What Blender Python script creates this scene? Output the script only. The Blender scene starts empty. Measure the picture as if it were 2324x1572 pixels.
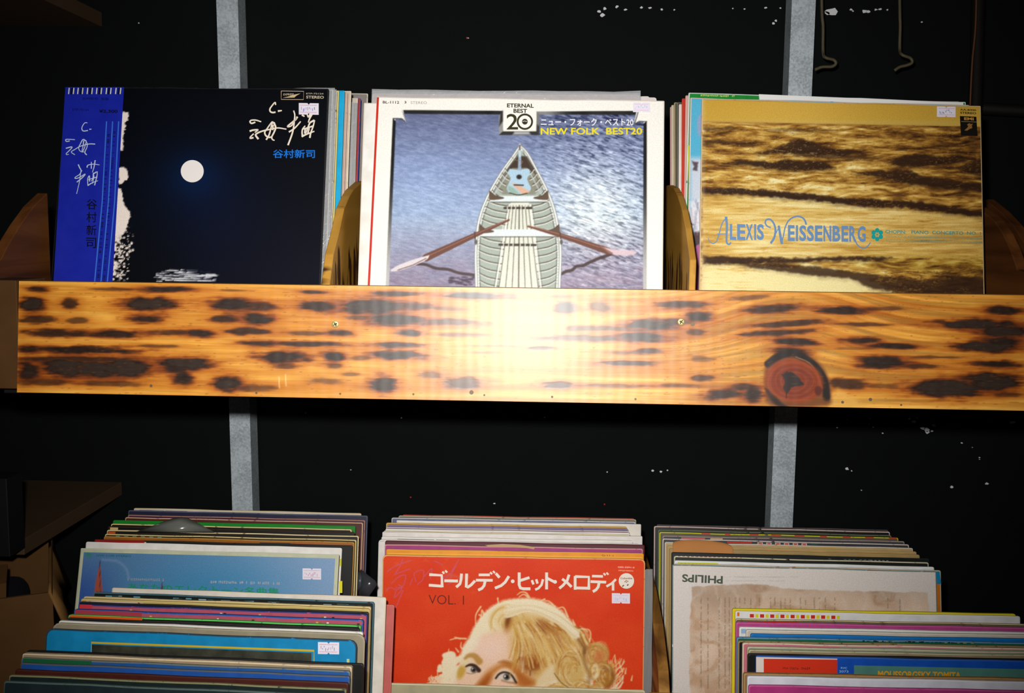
import bpy, bmesh, math, random
import numpy as np
from mathutils import Matrix, Vector

random.seed(7)
SC = bpy.context.scene
COL = SC.collection
# ---------------------------------------------------------------- camera, world, flash, exposure
FPX = 2236.0                                    # focal length in pixels of the 2324-pixel-wide frame
PITCH, YAW, ROLL = 6.6, 2.0, 0.7
CZ = 1.45                                       # camera height above the floor
def cam_axes():
    p, y, r = (math.radians(v) for v in (PITCH, YAW, ROLL))
    f = np.array([0, math.cos(p), -math.sin(p)]); u = np.array([0, math.sin(p), math.cos(p)]); x = np.array([1., 0, 0])
    x2 = math.cos(r) * x + math.sin(r) * u; u2 = -math.sin(r) * x + math.cos(r) * u
    m = np.array([[math.cos(y), -math.sin(y), 0], [math.sin(y), math.cos(y), 0], [0, 0, 1]])
    return m @ x2, m @ u2, m @ f
CX_, CU_, CF_ = cam_axes()
cam = bpy.data.objects.new('camera', bpy.data.cameras.new('camera')); COL.objects.link(cam); SC.camera = cam
cam.data.sensor_width = 36.0; cam.data.lens = FPX / 2324 * 36.0; cam.data.clip_start = .02
cam.matrix_world = Matrix(((CX_[0], CU_[0], -CF_[0], 0), (CX_[1], CU_[1], -CF_[1], 0), (CX_[2], CU_[2], -CF_[2], CZ), (0, 0, 0, 1)))
W = bpy.data.worlds.new('dark_shop'); SC.world = W; W.use_nodes = True
W.node_tree.nodes['Background'].inputs[0].default_value = (.75, .85, 1, 1); W.node_tree.nodes['Background'].inputs[1].default_value = .004
fl = bpy.data.lights.new('camera_flash', 'SPOT'); fl.energy = 55; fl.spot_size = math.radians(82); fl.spot_blend = 1.0; fl.shadow_soft_size = .014; fl.color = (1, .97, .93)
flash = bpy.data.objects.new('camera_flash', fl); COL.objects.link(flash)
flash.location = Vector(CX_ * -.032 + CU_ * .062) + Vector((0, 0, CZ))
flash.rotation_euler = cam.matrix_world.to_euler()
SC.view_settings.view_transform = 'Standard'; SC.view_settings.look = 'None'; SC.view_settings.gamma = 1; SC.view_settings.exposure = 0; SC.view_settings.use_curve_mapping = False

def ray(px, py): return CF_ + CX_ * ((px - 1162) / FPX) - CU_ * ((py - 786) / FPX)
O_ = np.array([0, 0, CZ])
def atY(px, py, Y): r = ray(px, py); return O_ + r * (Y / r[1])
def atZ(px, py, z): r = ray(px, py); return O_ + r * ((z - CZ) / r[2])
def atX(px, py, X): r = ray(px, py); return O_ + r * (X / r[0])
def project(P):
    d = np.asarray(P) - O_; w = d @ CF_
    return 1162 + FPX * (d @ CX_) / w, 786 - FPX * (d @ CU_) / w
# A Canvas holds the flat PRINT of a cover (its ink colours); it is later baked onto the vertices of the cover's own mesh.
def hash2(ix, iy, s):
    n = (ix.astype(np.int64) * 374761393 + iy.astype(np.int64) * 668265263 + int(s) * 1442695041) & 0xffffffff
    n = ((n ^ (n >> 13)) * 1274126177) & 0xffffffff
    return ((n ^ (n >> 16)) & 0xffff) / 65535.0

def vnoise(x, y, s=0):
    ix = np.floor(x); iy = np.floor(y); fx = x - ix; fy = y - iy
    fx = fx * fx * (3 - 2 * fx); fy = fy * fy * (3 - 2 * fy)
    a = hash2(ix, iy, s); b = hash2(ix + 1, iy, s); c = hash2(ix, iy + 1, s); d = hash2(ix + 1, iy + 1, s)
    return (a * (1 - fx) + b * fx) * (1 - fy) + (c * (1 - fx) + d * fx) * fy

def fbm(x, y, s=0, o=4):
    t = 0; a = 1; n = 0
    for i in range(o):
        t = t + a * vnoise(x, y, s + i * 17); n += a; a *= .5; x = x * 2.03 + 5.1; y = y * 2.03 + 3.7
    return t / n

def sstep(a, b, x):
    t = np.clip((x - a) / (b - a), 0, 1); return t * t * (3 - 2 * t)

def smooth_line(pts, n=8):
    P = np.array(pts, float)
    if len(P) < 3: return P
    Q = np.vstack([2 * P[0] - P[1], P, 2 * P[-1] - P[-2]]); out = []
    for i in range(1, len(Q) - 2):
        for t in np.linspace(0, 1, n, endpoint=False):
            a, b, c, d = Q[i - 1], Q[i], Q[i + 1], Q[i + 2]
            out.append(.5 * ((2 * b) + (c - a) * t + (2 * a - 5 * b + 4 * c - d) * t * t + (3 * b - a - 3 * c + d) * t ** 3))
    out.append(P[-1]); return np.array(out)

class Canvas:
    def __init__(s, x0, y0, x1, y1, col=(1, 1, 1), st=1.0):
        s.x0, s.y0, s.st = x0, y0, st
        s.w = int((x1 - x0) / st) + 1; s.h = int((y1 - y0) / st) + 1
        s.X, s.Y = np.meshgrid(x0 + np.arange(s.w) * st, y0 + np.arange(s.h) * st)
        s.a = np.zeros((s.h, s.w, 3)); s.a[:] = np.array(col[:3])
    def mix(s, mask, col, sl=None):
        t = s.a if sl is None else s.a[sl]
        c = np.asarray(col, float)
        t += (c - t) * np.asarray(mask)[..., None]
    def box(s, xa, ya, xb, yb):
        i0 = max(0, int((ya - s.y0) / s.st)); i1 = min(s.h, int((yb - s.y0) / s.st) + 2)
        j0 = max(0, int((xa - s.x0) / s.st)); j1 = min(s.w, int((xb - s.x0) / s.st) + 2)
        return None if i0 >= i1 or j0 >= j1 else (slice(i0, i1), slice(j0, j1))
    def seg(s, X, Y, a, b):
        dx, dy = b[0] - a[0], b[1] - a[1]; L = dx * dx + dy * dy + 1e-9
        t = np.clip(((X - a[0]) * dx + (Y - a[1]) * dy) / L, 0, 1)
        return np.hypot(X - a[0] - t * dx, Y - a[1] - t * dy), t
    def poly(s, pts, col, soft=1.2, alpha=1, smooth=0, wob=0, seed=0, wsc=9):
        P = smooth_line(list(pts) + [pts[0]], smooth)[:-1] if smooth else np.array(pts, float)
        m = soft + wob + 1
        sl = s.box(P[:, 0].min() - m, P[:, 1].min() - m, P[:, 0].max() + m, P[:, 1].max() + m)
        if sl is None: return
        X, Y = s.X[sl], s.Y[sl]
        if wob:
            X = X + (fbm(X / wsc, Y / wsc, seed) - .5) * 2 * wob; Y = Y + (fbm(X / wsc + 50, Y / wsc, seed + 3) - .5) * 2 * wob
        ins = np.zeros(X.shape, bool); D = np.full(X.shape, 1e9); n = len(P)
        for i in range(n):
            a, b = P[i], P[(i + 1) % n]
            c = ((a[1] > Y) != (b[1] > Y)); ins ^= c & (X < (b[0] - a[0]) * (Y - a[1]) / (b[1] - a[1] + 1e-12) + a[0])
            D = np.minimum(D, s.seg(X, Y, a, b)[0])
        sd = np.where(ins, -D, D)
        s.mix(np.clip(.5 - sd / soft, 0, 1) * alpha, col, sl)
    def line(s, pts, w, col, alpha=1, soft=1.1, smooth=0, w2=None):
        P = smooth_line(pts, smooth) if smooth else np.array(pts, float)
        w2 = w if w2 is None else w2; m = max(w, w2) + soft + 1
        sl = s.box(P[:, 0].min() - m, P[:, 1].min() - m, P[:, 0].max() + m, P[:, 1].max() + m)
        if sl is None: return
        X, Y = s.X[sl], s.Y[sl]; A = np.zeros(X.shape); n = len(P) - 1
        for i in range(n):
            d, t = s.seg(X, Y, P[i], P[i + 1]); ww = w + (w2 - w) * (i + t) / n
            A = np.maximum(A, np.clip(.5 - (d - ww / 2) / soft, 0, 1))
        s.mix(A * alpha, col, sl)
    def ell(s, cx, cy, rx, ry, col, alpha=1, soft=.3, ang=0, wob=0, seed=0):
        m = max(rx, ry) * (1 + soft) * (1 + wob) + 2
        sl = s.box(cx - m, cy - m, cx + m, cy + m)
        if sl is None: return
        X, Y = s.X[sl] - cx, s.Y[sl] - cy; c, q = math.cos(ang), math.sin(ang)
        r = np.hypot((X * c + Y * q) / rx, (-X * q + Y * c) / ry)
        if wob: r = r * (1 + wob * (fbm((X + cx) / 22, (Y + cy) / 9, seed) - .5) * 2)
        s.mix((1 - sstep(1 - soft, 1 + soft, r)) * alpha, col, sl)
    def rect(s, xa, ya, xb, yb, col, soft=1, alpha=1): s.poly([(xa, ya), (xb, ya), (xb, yb), (xa, yb)], col, soft, alpha)
    def blur(s, k=.25):
        a = s.a; b = a.copy(); b[1:-1] = a[1:-1] * (1 - 2 * k) + k * (a[:-2] + a[2:]); c = b.copy(); c[:, 1:-1] = b[:, 1:-1] * (1 - 2 * k) + k * (b[:, :-2] + b[:, 2:]); s.a = c; return s
    def sample(s, px, py):
        u = np.clip((px - s.x0) / s.st, 0, s.w - 1.001); v = np.clip((py - s.y0) / s.st, 0, s.h - 1.001)
        i = u.astype(int); j = v.astype(int); fu = (u - i)[..., None]; fv = (v - j)[..., None]; a = s.a
        return (a[j, i] * (1 - fu) + a[j, i + 1] * fu) * (1 - fv) + (a[j + 1, i] * (1 - fu) + a[j + 1, i + 1] * fu) * fv
def rgb(*v): return np.array(v, float) / 255

def paint_boat():
    c = Canvas(815, 205, 1520, 670, rgb(250, 247, 240))
    T = lambda L: [(740 + x / 2.641, 150 + y / 2.641) for x, y in L]
    ln = lambda L, w, col, **k: c.line(T(L), w / 2.641, col, **k)
    po = lambda L, col, **k: c.poly(T(L), col, **k)
    el = lambda x, y, rx, ry, col, **k: c.ell(740 + x / 2.641, 150 + y / 2.641, rx / 2.641, ry / 2.641, col, **k)
    X = (c.X - 740) * 2.641; Y = (c.Y - 150) * 2.641
    # the water
    g = np.clip((Y - 290) / 1000, 0, 1)
    base = np.zeros(c.a.shape)
    for t0, t1, ca, cb in ((0, .3, (98, 108, 150), (128, 148, 195)), (.3, .62, (128, 148, 195), (152, 176, 214)), (.62, 1, (156, 178, 212), (136, 134, 166))):
        m = (g >= t0) & (g <= t1); k = ((g - t0) / (t1 - t0))[..., None]
        base = np.where(m[..., None], rgb(*ca) * (1 - k) + rgb(*cb) * k, base)
    gl = np.exp(-(((X - 1620) / 330) ** 2 + ((Y - 830) / 300) ** 2)); base += gl[..., None] * np.array([.27, .24, .13])
    gl2 = np.exp(-(((X - 600) / 260) ** 2 + ((Y - 700) / 200) ** 2)); base += gl2[..., None] * np.array([.04, .05, .06])
    side = sstep(1000, 1650, X)
    a1 = .16
    u = X * np.cos(a1) + Y * np.sin(a1); v = -X * np.sin(a1) + Y * np.cos(a1)
    n1 = fbm(u / 26, v / 6.5, 4, 3) - .5; n2 = fbm(u / 60, v / 17, 9, 3) - .5
    amp = .06 + .10 * side * (1 - .5 * g)
    base += (np.sign(n1) * np.abs(n1) ** .8 * 1.35 * amp * 1.5 + n2 * amp * 1.3)[..., None] * np.array([1, 1, .95])
    dk = sstep(.08, .18, fbm((u*.9+v*.5) / 40, (v-u*.22) / 7, 31, 2) - .5) * side * sstep(0, .15, 1 - g)
    base -= dk[..., None] * np.array([.26, .27, .26])
    hl = sstep(.10, .26, fbm((u*.9+v*.4) / 38, (v-u*.15) / 7, 77, 2) - .5)*(.35+.65*side)
    base += hl[..., None] * .15
    pur = fbm(X / 90, Y / 30, 5, 3) * sstep(.55, 1, g); base += pur[..., None] * np.array([.05, -.01, -.03]); gm_ = base.mean(-1, keepdims=True); base = gm_ + (base - gm_) * .86
    c.poly(T([(418, 283), (1903, 290), (1900, 1340), (375, 1340)]), (0, 0, 0))
    inside = Canvas(815, 205, 1520, 670, (0, 0, 0)); inside.poly(T([(418, 283), (1903, 290), (1900, 1345), (374, 1345)]), (1, 1, 1))
    c.a = c.a * (1 - inside.a) + np.clip(base, 0, 1) * inside.a
    # bevelled frame: near black above, silvery below
    fr = Canvas(815, 205, 1520, 670, (0, 0, 0))
    for P in ([(400, 312), (418, 330), (376, 1345), (356, 1345)], [(1903, 345), (1922, 330), (1922, 1345), (1900, 1345)], [(455, 263), (1060, 268), (1060, 290), (470, 286)], [(1262, 272), (1862, 268), (1870, 292), (1262, 290)]):
        fr.poly(T(P), (1, 1, 1))
    k = sstep(560, 1300, Y); v = (.07 + .68 * k)[..., None] * np.ones(3)
    vt = (.05 + .45 * sstep(1040, 1262, X) * sstep(1500, 1262, X) + .15 * fbm(X / 90, Y / 90, 2))[..., None] * np.ones(3)
    v = np.where((Y < 300)[..., None], vt, v); c.a = c.a * (1 - fr.a) + v * fr.a
    W = rgb(250, 247, 240)
    po([(398, 262), (462, 262), (475, 332), (455, 312), (398, 312)], W); po([(455, 264), (475, 330), (468, 290)], rgb(70, 70, 70)); ln([(402, 314), (455, 316), (474, 333)], 6, rgb(60, 60, 60)); ln([(456, 268), (476, 330)], 5, rgb(190, 190, 190))
    po([(1862, 262), (1925, 262), (1925, 330), (1875, 328), (1845, 348)], W); ln([(1872, 270), (1850, 345)], 5, rgb(60, 60, 60)); ln([(1850, 347), (1880, 334), (1922, 332)], 5, rgb(70, 70, 70))
    po([(1060, 255), (1262, 255), (1262, 392), (1060, 392)], W)
    po([(1058, 268), (1062, 390), (1036, 412), (1036, 300)], rgb(150, 150, 150)); po([(1046, 275), (1060, 268), (1060, 330), (1038, 360)], rgb(40, 40, 40), soft=4)
    po([(1262, 270), (1280, 290), (1278, 412), (1260, 392)], rgb(120, 120, 120)); po([(1264, 350), (1279, 360), (1278, 412), (1262, 396)], rgb(50, 50, 50), soft=4)
    po([(1060, 391), (1261, 391), (1279, 413), (1035, 413)], rgb(45, 45, 42)); po([(1130, 393), (1215, 393), (1225, 410), (1120, 410)], rgb(190, 190, 190), soft=5)
    # dark reflections of oars
    br = rgb(62, 42, 42)
    ln([(545, 1185), (600, 1190), (660, 1212), (730, 1218), (800, 1240), (890, 1252)], 17, br, smooth=4, alpha=.85, soft=2)
    ln([(1725, 1122), (1640, 1150), (1570, 1180), (1540, 1195), (1500, 1200), (1475, 1222), (1440, 1230), (1405, 1248)], 18, br, smooth=4, soft=2, alpha=.9)
    for i in range(40): el(740 + 150 * random.random(), 1262 + 50 * random.random(), 14, 6, rgb(70, 55, 75), alpha=.6)
    # hull
    HL = [(1162, 468), (1120, 530), (1062, 610), (1005, 700), (962, 780), (925, 870), (903, 960), (893, 1060), (890, 1160), (895, 1345)]
    HR = [(1162, 468), (1212, 520), (1262, 610), (1310, 700), (1347, 780), (1377, 870), (1396, 960), (1409, 1060), (1412, 1160), (1404, 1345)]
    hl_, hr_ = smooth_line(HL, 4), smooth_line(HR, 4)
    po(list(hl_) + list(hr_[::-1]), rgb(226, 234, 232))
    ce = lambda t, q: (np.array(hl_) * (1 - t) + np.array(hr_) * t)
    n = len(hl_)
    inL = hl_.copy(); inR = hr_.copy()
    for i in range(n):
        wgt = 26 * min(1, i / 5); inL[i, 0] += wgt; inR[i, 0] -= wgt
    inL, inR = inL[3:], inR[3:]
    po(list(inL) + list(inR[::-1]), rgb(168, 180, 170))
    po([(1150, 538), (1200, 538), (1262, 640), (1300, 720), (1250, 770), (1060, 770), (1020, 730), (1065, 640)], rgb(140, 140, 125), soft=4)
    po([(1150, 538), (1205, 542), (1245, 610), (1262, 650), (1200, 610), (1115, 612), (1070, 660), (1100, 600)], rgb(66, 50, 40), soft=3)
    for sgn, HH in ((1, hl_), (-1, hr_)):      # gunwale lines and ribs
        A = HH.copy(); A[:, 0] += sgn * 14; ln(A[2:], 3, rgb(110, 110, 100))
        A = HH.copy(); A[:, 0] += sgn * 30; ln(A[4:], 4, rgb(90, 88, 78))
        ln(HH, 3.5, rgb(120, 125, 125)); A = HH.copy(); A[:, 0] += sgn * 7; ln(A[2:], 5, rgb(248, 250, 245))
        for y in np.arange(640, 1320, 17):
            i = int(np.argmin(abs(HH[:, 1] - y))); x = np.interp(y, HH[:, 1], HH[:, 0]); ln([(x + sgn * 16, y), (x + sgn * 28, y - 1)], 2.2, rgb(120, 118, 108), alpha=.7)
    po([(1108, 815), (1215, 815), (1262, 990), (1272, 1345), (1038, 1345), (1050, 990)], rgb(226, 230, 216))
    for y in (640, 668, 700, 735, 770, 830, 868, 905, 942, 1045, 1088, 1130, 1175, 1222, 1268, 1310):
        xl = np.interp(y, hl_[:, 1], hl_[:, 0]) + 30; xr = np.interp(y, hr_[:, 1], hr_[:, 0]) - 30
        fl = 1105 - (y - 800) * .13 if y > 800 else xl + 46; fr_ = 1222 + (y - 800) * .1 if y > 800 else xr - 46
        ln([(xl, y - 26), (xl + (fl - xl) * .4, y - 4), (fl - 4, y + 10)], 5.5, rgb(78, 70, 58), smooth=4); ln([(xl, y - 20), (xl + (fl - xl) * .4, y + 3), (fl - 4, y + 17)], 4.5, rgb(236, 240, 232), smooth=4)
        ln([(xr, y - 26), (xr - (xr - fr_) * .4, y - 4), (fr_ + 4, y + 10)], 5.5, rgb(78, 70, 58), smooth=4); ln([(xr, y - 20), (xr - (xr - fr_) * .4, y + 3), (fr_ + 4, y + 17)], 4.5, rgb(236, 240, 232), smooth=4)
    for k in range(7):
        xt = 1104 + k * 18; xb = 1034 + k * 40
        ln([(xt, 835), (xb, 1345)], 3.6 if k not in (3,) else 6, rgb(82, 74, 60))
    ln([(1100, 830), (1012, 1345)], 8, rgb(242, 244, 236)); ln([(1225, 830), (1290, 1345)], 8, rgb(242, 244, 236)); ln([(1090, 830), (1003, 1345)], 3, rgb(110, 105, 92)); ln([(1236, 830), (1300, 1345)], 3, rgb(110, 105, 92))
    ln([(1070, 850), (1230, 850)], 14, rgb(60, 50, 42)); ln([(1040, 1070), (1255, 1072)], 14, rgb(60, 50, 42))
    for x in (1088, 1112, 1137, 1170, 1195): ln([(x, 840), (x - 2, 860)], 6, rgb(215, 215, 200))
    for x in (1065, 1095, 1122, 1165, 1195, 1225): ln([(x, 1060), (x - 2, 1082)], 6, rgb(215, 215, 200))
    # seats
    for (y0, y1, xa, xb) in ((778, 812, 985, 1325), (978, 1020, 925, 1392)):
        po([(xa, y0), (xb, y0), (xb + 4, y1), (xa - 4, y1)], rgb(226, 236, 238)); ln([(xa, y1 + 3), (xb, y1 + 3)], 4, rgb(70, 62, 52))
        for xx, s_ in ((xa, 1), (xb, -1)):
            po([(xx - s_ * 6, y0 - 34), (xx + s_ * 28, y0 - 4), (xx + s_ * 78, y0 + 8), (xx + s_ * 72, y0 + 18), (xx, y0 + 24), (xx - s_ * 8, y0 + 4)], rgb(96, 76, 58), smooth=3)
            ln([(xx - s_ * 4, y0 - 30), (xx + s_ * 30, y0 - 2), (xx + s_ * 76, y0 + 9)], 3, rgb(60, 45, 35), smooth=3)
    ln([(1010, 768), (1085, 650)], 6, rgb(190, 200, 205)); ln([(1290, 768), (1228, 650)], 6, rgb(190, 200, 205))
    # guitar
    po([(1100, 615), (1155, 622), (1212, 615), (1222, 645), (1206, 672), (1214, 700), (1228, 735), (1200, 765), (1152, 772), (1105, 765), (1083, 735), (1096, 700), (1106, 672), (1090, 640)], rgb(176, 208, 228), smooth=4)
    po([(1110, 700), (1140, 705), (1222, 750), (1195, 766), (1170, 762), (1130, 722)], rgb(222, 178, 150), soft=4); po([(1095, 715), (1125, 730), (1165, 768), (1110, 765), (1086, 738)], rgb(150, 180, 168), soft=5)
    ln([(1100, 760), (1152, 772), (1205, 762)], 6, rgb(70, 50, 35), smooth=4); el(1157, 664, 16, 14, rgb(45, 32, 28)); ln([(1128, 712), (1182, 714)], 8, rgb(60, 45, 38))
    po([(1153, 528), (1169, 528), (1170, 625), (1150, 625)], rgb(150, 176, 205)); ln([(1161, 470), (1161, 540)], 12, rgb(196, 216, 230)); ln([(1161, 476), (1161, 500)], 10, rgb(120, 100, 85))
    ln([(1108, 540), (1130, 560), (1152, 566), (1178, 572), (1160, 600)], 3, rgb(150, 120, 95), smooth=4)
    # oars
    ln([(1095, 922), (885, 1016), (600, 1148)], 12, rgb(108, 68, 56), w2=17); ln([(1090, 920), (885, 1012), (610, 1138)], 4, rgb(165, 110, 85))
    po([(620, 1132), (605, 1158), (540, 1190), (450, 1222), (395, 1230), (388, 1222), (430, 1195), (520, 1160)], rgb(222, 214, 218), smooth=3); ln([(600, 1152), (520, 1192), (430, 1222)], 5, rgb(120, 85, 80))
    ln([(1212, 960), (1400, 1012), (1690, 1108)], 11, rgb(108, 68, 56), w2=16); ln([(1215, 956), (1400, 1007), (1640, 1085)], 4, rgb(175, 118, 90))
    po([(1650, 1082), (1730, 1098), (1850, 1108), (1845, 1130), (1760, 1132), (1712, 1126)], rgb(220, 196, 205), smooth=3, soft=3); ln([(1645, 1080), (1715, 1122)], 8, rgb(150, 100, 80))
    for x, y in ((890, 1012), (1402, 1012)): ln([(x, y - 16), (x + 4, y + 20)], 9, rgb(90, 60, 50)); el(x + 8, y + 42, 9, 16, rgb(96, 92, 88))
    c.blur(.16)
    return c

def paint_sea():
    c = Canvas(1585, 215, 2255, 680, rgb(205, 160, 62))
    S = 2.754; T = lambda L: [(1480 + x / S, 150 + y / S) for x, y in L]
    X = (c.X - 1480) * S; Y = (c.Y - 150) * S
    hor = 348 + (X - 320) * .018
    wv = 40*fbm(X/260,Y/80,77,2); n1 = fbm(X / 110, (Y+wv) / 17, 3, 4); n2 = fbm(X / 40, (Y+wv) / 8, 8, 3); n3 = fbm(X / 160, Y / 40, 12, 3)
    t = sstep(0, 760, Y - hor)                                   # 0 at the horizon
    lum = .46 + .16 * t + (n1 - .5) * .95 + (n2 - .5) * .40 + (n3 - .5) * .5
    path = np.exp(-((X - 900) / 430) ** 2); lum += .20 * path - .16 * sstep(1400, 2100, X)
    ramp_x = [0, .22, .42, .62, .82, 1]; ramp = [(44, 24, 14), (84, 52, 20), (140, 94, 34), (192, 146, 62), (228, 192, 106), (250, 234, 170)]
    def ramped(l): return np.stack([np.interp(l, ramp_x, [r[i] / 255 for r in ramp]) for i in range(3)], -1)
    sea = ramped(lum)
    skyc = np.stack([np.interp(Y, [190, 330, 350], v) for v in ([.79, .80, .80], [.62, .64, .66], [.22, .24, .30])], -1) + (path * .05)[..., None]
    c.a = np.where((Y > hor)[..., None], sea, skyc)
    c.line(T([(320, 350), (2060, 384)]), 3, rgb(140, 96, 48), alpha=.6, soft=5)
    # calm bright belts
    def belt(P, lo, k, st=1):
        m = Canvas(1585, 215, 2255, 680, (0, 0, 0)); m.poly(T(P), (1, 1, 1), soft=6, wob=4, seed=st)
        b = lo + .18 * path + (fbm(X / 140, Y / 9, 40 + st, 4) - .5) * .45 + (fbm(X / 300, Y / 60, 70 + st, 2) - .5) * .25
        b = b - .14 * sstep(.68, .78, fbm(X / 70, Y / 5.5, 90 + st, 3))
        c.a = c.a * (1 - m.a * k) + ramped(b) * m.a * k
    belt([(315, 790), (900, 830), (1500, 890), (2085, 935), (2100, 1210), (1500, 1190), (900, 1210), (315, 1185)], .74, .95, 1)
    belt([(315, 1235), (700, 1245), (1100, 1290), (1400, 1345), (1500, 1410), (1500, 1480), (300, 1480)], .97, 1, 5)
    gm = Canvas(1585, 215, 2255, 680, (0, 0, 0)); gm.poly(T([(1380, 1185), (2090, 1190), (2110, 1330), (1700, 1300), (1250, 1240)]), (1, 1, 1), soft=30)
    c.a = c.a * (1 - gm.a * .5) + c.a * np.array([.84, .88, .62]) * gm.a * .5
    # dark waves
    dk = rgb(58, 34, 18); dk2 = rgb(38, 22, 14)
    W = [([(640, 545), (740, 520), (830, 490), (900, 466), (950, 460), (1010, 475), (1080, 505), (1180, 520), (1300, 530), (1330, 545), (1180, 560), (1000, 555), (850, 545)], .85),
         ([(440, 610), (560, 592), (660, 596), (760, 600), (840, 580), (890, 590), (950, 600), (1030, 590), (1090, 605), (1150, 635), (1040, 650), (900, 655), (740, 640), (620, 622)], .88),
         ([(1480, 600), (1580, 560), (1700, 545), (1780, 560), (1900, 575), (1960, 590), (1880, 612), (1740, 620), (1620, 632), (1540, 625)], .85),
         ([(1900, 640), (2000, 590), (2060, 570), (2075, 690), (1980, 670)], .7),
         ([(1250, 665), (1420, 655), (1600, 650), (1700, 690), (1860, 715), (2078, 735), (2080, 775), (1900, 770), (1760, 752), (1600, 735), (1450, 700)], .85),
         ([(900, 560), (1100, 556), (1330, 562), (1440, 575), (1320, 585), (1080, 575)], .6),
         ([(320, 385), (480, 380), (530, 388), (470, 398), (330, 402)], .6), ([(700, 395), (1000, 392), (1160, 398), (1000, 408), (760, 402)], .5),
         ([(320, 470), (400, 455), (560, 470), (700, 478), (560, 490), (340, 486)], .45), ([(1780, 490), (1860, 486), (1900, 494), (1840, 500)], .5),
         ([(315, 765), (500, 760), (700, 775), (900, 790), (1150, 820), (1450, 835), (1700, 850), (1850, 880), (2085, 910), (2085, 945), (1850, 920), (1600, 885), (1350, 880), (1100, 850), (800, 820), (560, 800), (315, 798)], .92),
         ([(315, 1185), (600, 1195), (900, 1200), (1200, 1190), (1500, 1195), (1420, 1215), (1100, 1215), (850, 1225), (600, 1232), (315, 1238)], .85),
         ([(500, 1225), (800, 1232), (1050, 1255), (1300, 1290), (1500, 1320), (1700, 1335), (2100, 1320), (2105, 1430), (1900, 1430), (1600, 1420), (1380, 1390), (1250, 1330), (950, 1300), (650, 1262)], .72)]
    for i, (P, al) in enumerate(W):
        c.poly(T(P), dk, soft=5, alpha=min(1,al * 1.05), wob=4, seed=i, wsc=11); c.poly([(x, y + 3) for x, y in T(P)], dk2, soft=14, alpha=al * .5, wob=6, seed=i + 60, wsc=14)
    # froth texture on the dark bands and sparkle flecks
    fl = sstep(.60, .70, fbm(X / 14, Y / 5, 201, 3)) * sstep(.45, .6, fbm(X / 160, Y / 50, 205, 2)) * (Y > hor + 10) * (1 - sstep(.7, .9, c.a[..., 0]))
    c.mix(fl * .3, rgb(214, 160, 70))
    sp = sstep(.74, .80, fbm(X / 16, Y / 6, 301, 2)) * (Y > hor + 20) * (Y < 780) * (.3 + .7 * path)
    c.mix(sp * .3, rgb(255, 240, 190))
    dsp = sstep(.68, .76, fbm(X / 18, Y / 6, 401, 2)) * (Y > hor + 40) * (Y < 780); c.mix(dsp * .25, rgb(60, 34, 16))
    dsp = sstep(.60, .70, fbm(X / 20, Y / 8, 411, 2)) * (Y > 1280) * sstep(1350, 1500, X); c.mix(dsp * .35, rgb(46, 28, 14))
    e = sstep(345, 315, X); c.mix(e * .35, rgb(225, 200, 160))
    return c

def paint_night():
    c = Canvas(115, 190, 760, 650, rgb(3, 5, 12))
    g = np.exp(-(((c.X - 450) / 150) ** 2 + ((c.Y - 430) / 130) ** 2)); g2 = np.exp(-(((c.X - 440) / 60) ** 2 + ((c.Y - 395) / 50) ** 2))
    c.a += g[..., None] * np.array([.0, .035, .10]) + g2[..., None] * np.array([.0, .05, .10])
    g3 = sstep(300, 640, c.Y) * sstep(330, 500, c.X); c.a += g3[..., None] * np.array([.012, .016, .05])
    S = 2.767; T = lambda L: [(x / S, 150 + y / S) for x, y in L]
    cream = rgb(250, 236, 226)
    c.poly(T([(790, 290), (812, 296), (800, 340), (780, 352), (792, 380), (776, 420), (770, 450), (776, 490), (770, 530), (700, 540), (700, 300)]), cream, wob=4, seed=3, wsc=3)
    c.poly(T([(745, 640), (775, 632), (798, 655), (808, 700), (785, 718), (770, 735), (748, 745)]), cream, wob=3, seed=5, wsc=3)
    c.poly(T([(700, 760), (760, 765), (768, 800), (775, 850), (782, 880), (812, 910), (820, 930), (806, 980), (790, 1030), (770, 1060), (745, 1085), (735, 1150), (730, 1345), (690, 1345)]), cream, wob=3.5, seed=8, wsc=3)
    SX = c.X * S; SY = (c.Y - 150) * S
    edge = 842 - 30 * (SY > 1200) ; dens = sstep(980, 1100, SY) * (1 - sstep(1330, 1360, SY))
    m = sstep(.50, .56, fbm(SX / 11, SY / 11, 15, 2) + .10 * sstep(820, 720, SX) - .12 * sstep(770, edge, SX)) * (SX > 700) * (SX < edge) * dens; c.mix(m * (c.a[..., 0] < .5), cream)
    m2 = sstep(.50, .56, fbm(SX / 10, SY / 10, 25, 2) - .03) * (SX > 700) * (SX < 800) * sstep(1050, 1150, SY); c.mix(m2, rgb(4, 4, 10))
    # moonlight on the sea: broken horizontal strokes
    rr = np.random.RandomState(4)
    for i in range(110):
        y = 612 + 26 * rr.rand() ** .9; k = (y - 610) / 28; half = 24 + 50 * math.sin(min(1, k * 1.25) * 2.2)
        x = 424 + rr.uniform(-1, 1) * half; L = rr.uniform(4, 20) * (1.2 - abs(x - 424) / 90)
        c.line([(x - L, y), (x + L, y + .4)], rr.uniform(.8, 2.0), rgb(240, 240, 244), alpha=.9, w2=.5)
    return c

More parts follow.
